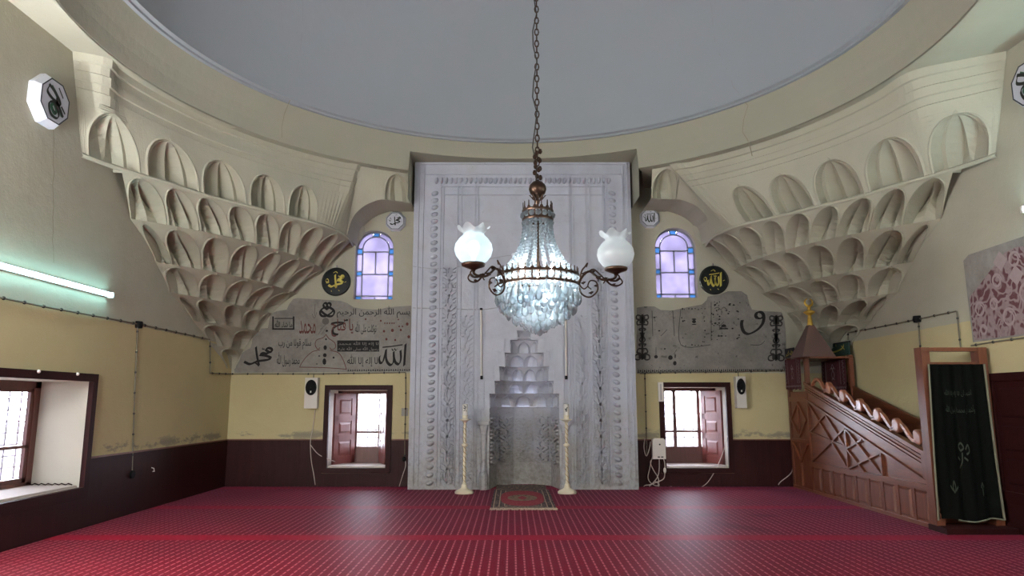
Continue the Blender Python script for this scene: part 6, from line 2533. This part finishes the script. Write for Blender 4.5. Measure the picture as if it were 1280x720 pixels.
dm = [((PY0 + 0.08, 1.28), (cy_, 1.60)), ((cy_, 1.60), (PY1 - 0.08, 1.28)), ((PY1 - 0.08, 1.28), (cy_, 0.96)), ((cy_, 0.96), (PY0 + 0.08, 1.28)), ((cy_, 1.60), (cy_, 0.96)), ((PY0 + 0.08, 0.84), (cy_, 0.5)), ((PY1 - 0.08, 0.84), (cy_, 0.5)), ((cy_, 0.84), (cy_, 0.08))]
for p, q in dm:
    sidebar(p, q, 0.03, 0.022, mb_, 'pulpit_bar')
# canopy: fascia boards and the spire
part(MB().box(SX - 0.01, W1, PY0 - 0.30, PY1, 2.39, 2.42), 'canopy_floor')
# spire
sx_, sy_ = 5.30, 4.85
zb0, zb1 = 2.42, 3.02
hw = 0.30
base4 = [(sx_ - hw, sy_ - hw, zb0), (sx_ + hw, sy_ - hw, zb0), (sx_ + hw, sy_ + hw, zb0), (sx_ - hw, sy_ + hw, zb0)]
mid4 = [(sx_ - hw * 0.86, sy_ - hw * 0.86, zb0 + 0.10), (sx_ + hw * 0.86, sy_ - hw * 0.86, zb0 + 0.10), (sx_ + hw * 0.86, sy_ + hw * 0.86, zb0 + 0.10), (sx_ - hw * 0.86, sy_ + hw * 0.86, zb0 + 0.10)]
top4 = [(sx_ + a * 0.05, sy_ + b_ * 0.05, zb1) for a, b_ in ((-1, -1), (1, -1), (1, 1), (-1, 1))]
sp = MB()
sp.add(base4 + mid4 + top4, [(0, 1, 2, 3)] + [(i, (i + 1) % 4, 4 + (i + 1) % 4, 4 + i) for i in range(4)] + [(4 + i, 4 + (i + 1) % 4, 8 + (i + 1) % 4, 8 + i) for i in range(4)] + [(8, 9, 10, 11)])
part(sp, 'spire', M_SPIRE)
fin = MB().lathe([(0.06, 0.0), (0.045, 0.10), (0.035, 0.20), (0.028, 0.22), (0.08, 0.255), (0.11, 0.285), (0.06, 0.315), (0.025, 0.33), (0.035, 0.36), (0.022, 0.385)], (sx_, sy_, zb1 - 0.04), 18)
fo = part(fin, 'finial', M_BRASS, smooth=True)
cres = MB()
cz0 = zb1 + 0.43
cres.tube([(sx_ + 0.072 * math.cos(a), sy_, cz0 + 0.072 * math.sin(a)) for a in [math.radians(-250 + 20 * k) for k in range(17)]], 0.02, 8, radii=[0.008 + 0.016 * math.sin(PI * k / 16) for k in range(17)])
part(cres, 'crescent', M_BRASS, fo, smooth=True)

# banners round the canopy
bn = thing('banner', 'dark green banner board with gold curved sword emblem behind the minbar spire', 'banner', (W1 - 0.02, 5.1, 2.45))
zbt = at_x(1060, 428, W1 - 0.03)[2]
MB().box(W1 - 0.05, W1 - 0.02, 4.62, PY1, 2.46, zbt).build('board', M_BANNER, bn)
MB().box(W1 - 0.055, W1 - 0.015, 4.60, PY1, zbt, zbt + 0.025).build('top_edge', M_BANNERD, bn)
em = MB()
TB = lambda u, v: (W1 - 0.053, 5.55 - u, 2.46 + v)
pen(em, [[(0.0, 0.10), (0.3, 0.085), (0.55, 0.10), (0.72, 0.14), (0.76, 0.20)], [0.7, (0.66, 0.18), (0.72, 0.145), (0.78, 0.10)], [0.5, (0.45, 0.18), (0.45, 0.24)]], TB, 0.028, thin=0.8)
em.build('emblem', M_GOLDPAINT, bn)
bn2 = thing('banner', 'black banner board with gold script on the canopy above the small velvet cloth', 'banner', (SX, 5.5, 2.46))
MB().box(SX - 0.012, SX + 0.012, 5.30, PY1 + 0.03, 2.46, 2.64).build('board', M_BANNERD, bn2)
em = MB()
text_mb(em, 'الله أكبر', lambda u, v: (SX - 0.014, PY1 - 0.01 - u, 2.62 - v), 0.0, 0.02, 0.36, 0.14, 0.01)
em.build('lettering', M_GOLDPAINT, bn2)


def velvet(name, label, x, ya, yb_, z0, z1, sgn):
    """hanging velvet cloth facing -x with silver embroidery"""
    t = thing(name, label, 'cloth', (x, (ya + yb_) / 2, z0), 'embroidered velvet cloths on the pulpit')
    rows = []
    n = 24
    for j in range(9):
        z = z1 + (z0 - z1) * j / 8
        rows.append([(x - 0.016 * (1 + math.sin(i * 1.3)) * (0.3 + 0.7 * j / 8) * 0.5, yb_ + (ya - yb_) * i / n, z + (0.012 * math.sin(i * 1.1) if j == 8 else 0)) for i in range(n + 1)])
    MB().grid(rows).build('velvet', M_REDCLOTH, t, smooth=True)
    e = MB()
    w, h = yb_ - ya, z1 - z0
    T = lambda u, v: (x - 0.020, yb_ - u * w, z1 - v * h)
    S = []
    for k in range(14):
        S.append([(k / 14 + 0.01, 0.86), (k / 14 + 0.035, 0.92), (k / 14 + 0.06, 0.86)])
    for s in (0.08, 0.92):
        for k in range(7):
            S.append([(s - 0.03, 0.05 + k * 0.11), (s + 0.03, 0.10 + k * 0.11), (s - 0.03, 0.14 + k * 0.11)])
    for s in (0.2, 0.8):
        S.append([(s, 0.02), (s, 0.8)])
    S += [[(0.5, 0.2), (0.46, 0.28), (0.5, 0.34), (0.54, 0.28), (0.5, 0.2)], [(0.40, 0.36), (0.45, 0.30), (0.5, 0.38), (0.55, 0.30), (0.60, 0.36)], [(0.5, 0.38), (0.44, 0.5), (0.5, 0.62), (0.56, 0.5), (0.5, 0.38)], [(0.44, 0.66), (0.5, 0.62), (0.56, 0.66)]]
    pen(e, S, T, 0.012, thin=0.9)
    e.build('embroidery', M_SILVER, t)


zc0 = at_x(995, 487, SX)[2]
velvet('velvet_cloth', 'narrow dark red velvet cloth with silver embroidery under the black banner', SX - 0.025, 4.98, PY1 + 0.02, zc0, 2.42, 1)
velvet('velvet_cloth', 'wide dark red velvet cloth with silver embroidery inside the pulpit under the green banner', W1 - 0.085, 4.70, PY1, 1.80, 2.44, 1)

# ------------------------------------------------------------------ green curtain on the gate
cu = thing('curtain', 'dark green door curtain with faint embroidery and pale piping hanging on the minbar gate', 'curtain', (5.55, YF - 0.14, 0.1))
yc = YF - 0.15
rows = []
n, m = 40, 24
X0t, X1t = at_y(1160, 456, yc)[0], at_y(1229, 456, yc)[0]
X0b, X1b = at_y(1173, 653, yc)[0] + 0.0, at_y(1253, 648, yc)[0]


def cpt(u, v):
    x0 = X0t + (X0b - X0t) * v
    x1 = X1t + (X1b - X1t) * (v ** 1.7)
    z = zr + (0.14 - zr) * v
    fold = 0.022 * math.sin(u * 17 + 0.6 * math.sin(v * 3)) * (0.25 + 0.75 * v) + 0.012 * math.sin(u * 31)
    return (x0 + (x1 - x0) * u, yc + fold, z + 0.02 * math.sin(u * 9) * v)


for j in range(m + 1):
    rows.append([cpt(i / n, j / m) for i in range(n + 1)])
MB().grid(rows).build('cloth', M_GREENCLOTH, cu, smooth=True)
pp = MB()
off = Vector((0, -0.012, 0))
pp.tube([Vector(cpt(0.0, j / m)) + off for j in range(m + 1)], 0.012, 6)
pp.tube([Vector(cpt(1.0, j / m)) + off for j in range(m + 1)], 0.014, 6)
pp.tube([Vector(cpt(1.0 - 0.7 * i / 20, 1.0)) + off for i in range(21)], 0.010, 6)
pp.build('piping', M_PIPING, cu)
TCu = lambda u, v: (lambda p: (p[0], p[1] - 0.012, p[2]))(cpt(u, v))
e = MB()
text_mb(e, 'أشهد أن لا إله إلا الله', TCu, 0.25, 0.165, 0.72, 0.215, 0.0)
text_mb(e, 'وأشهد أن محمدا رسول الله', TCu, 0.25, 0.265, 0.75, 0.325, 0.0)
e.build('embroidered_lettering', M_EMB, cu)
e = MB()
S = [[(0.46, 0.56), (0.43, 0.53), (0.47, 0.51), (0.50, 0.54), (0.46, 0.56)], [(0.52, 0.55), (0.55, 0.52), (0.57, 0.56), (0.53, 0.58)], [(0.48, 0.57), (0.47, 0.63), (0.42, 0.67)], [(0.44, 0.62), (0.40, 0.60)], [(0.50, 0.60), (0.54, 0.62)],
     [(0.26, 0.80), (0.28, 0.76), (0.30, 0.80), (0.28, 0.83), (0.26, 0.80)], [(0.22, 0.79), (0.26, 0.82)], [(0.30, 0.82), (0.34, 0.79)], [(0.72, 0.80), (0.74, 0.77), (0.76, 0.80)], [(0.74, 0.80), (0.74, 0.85)]]
pen(e, S, TCu, 0.014, thin=0.9)
e.build('embroidered_flower', M_EMB, cu)
# curtain rings on the rail
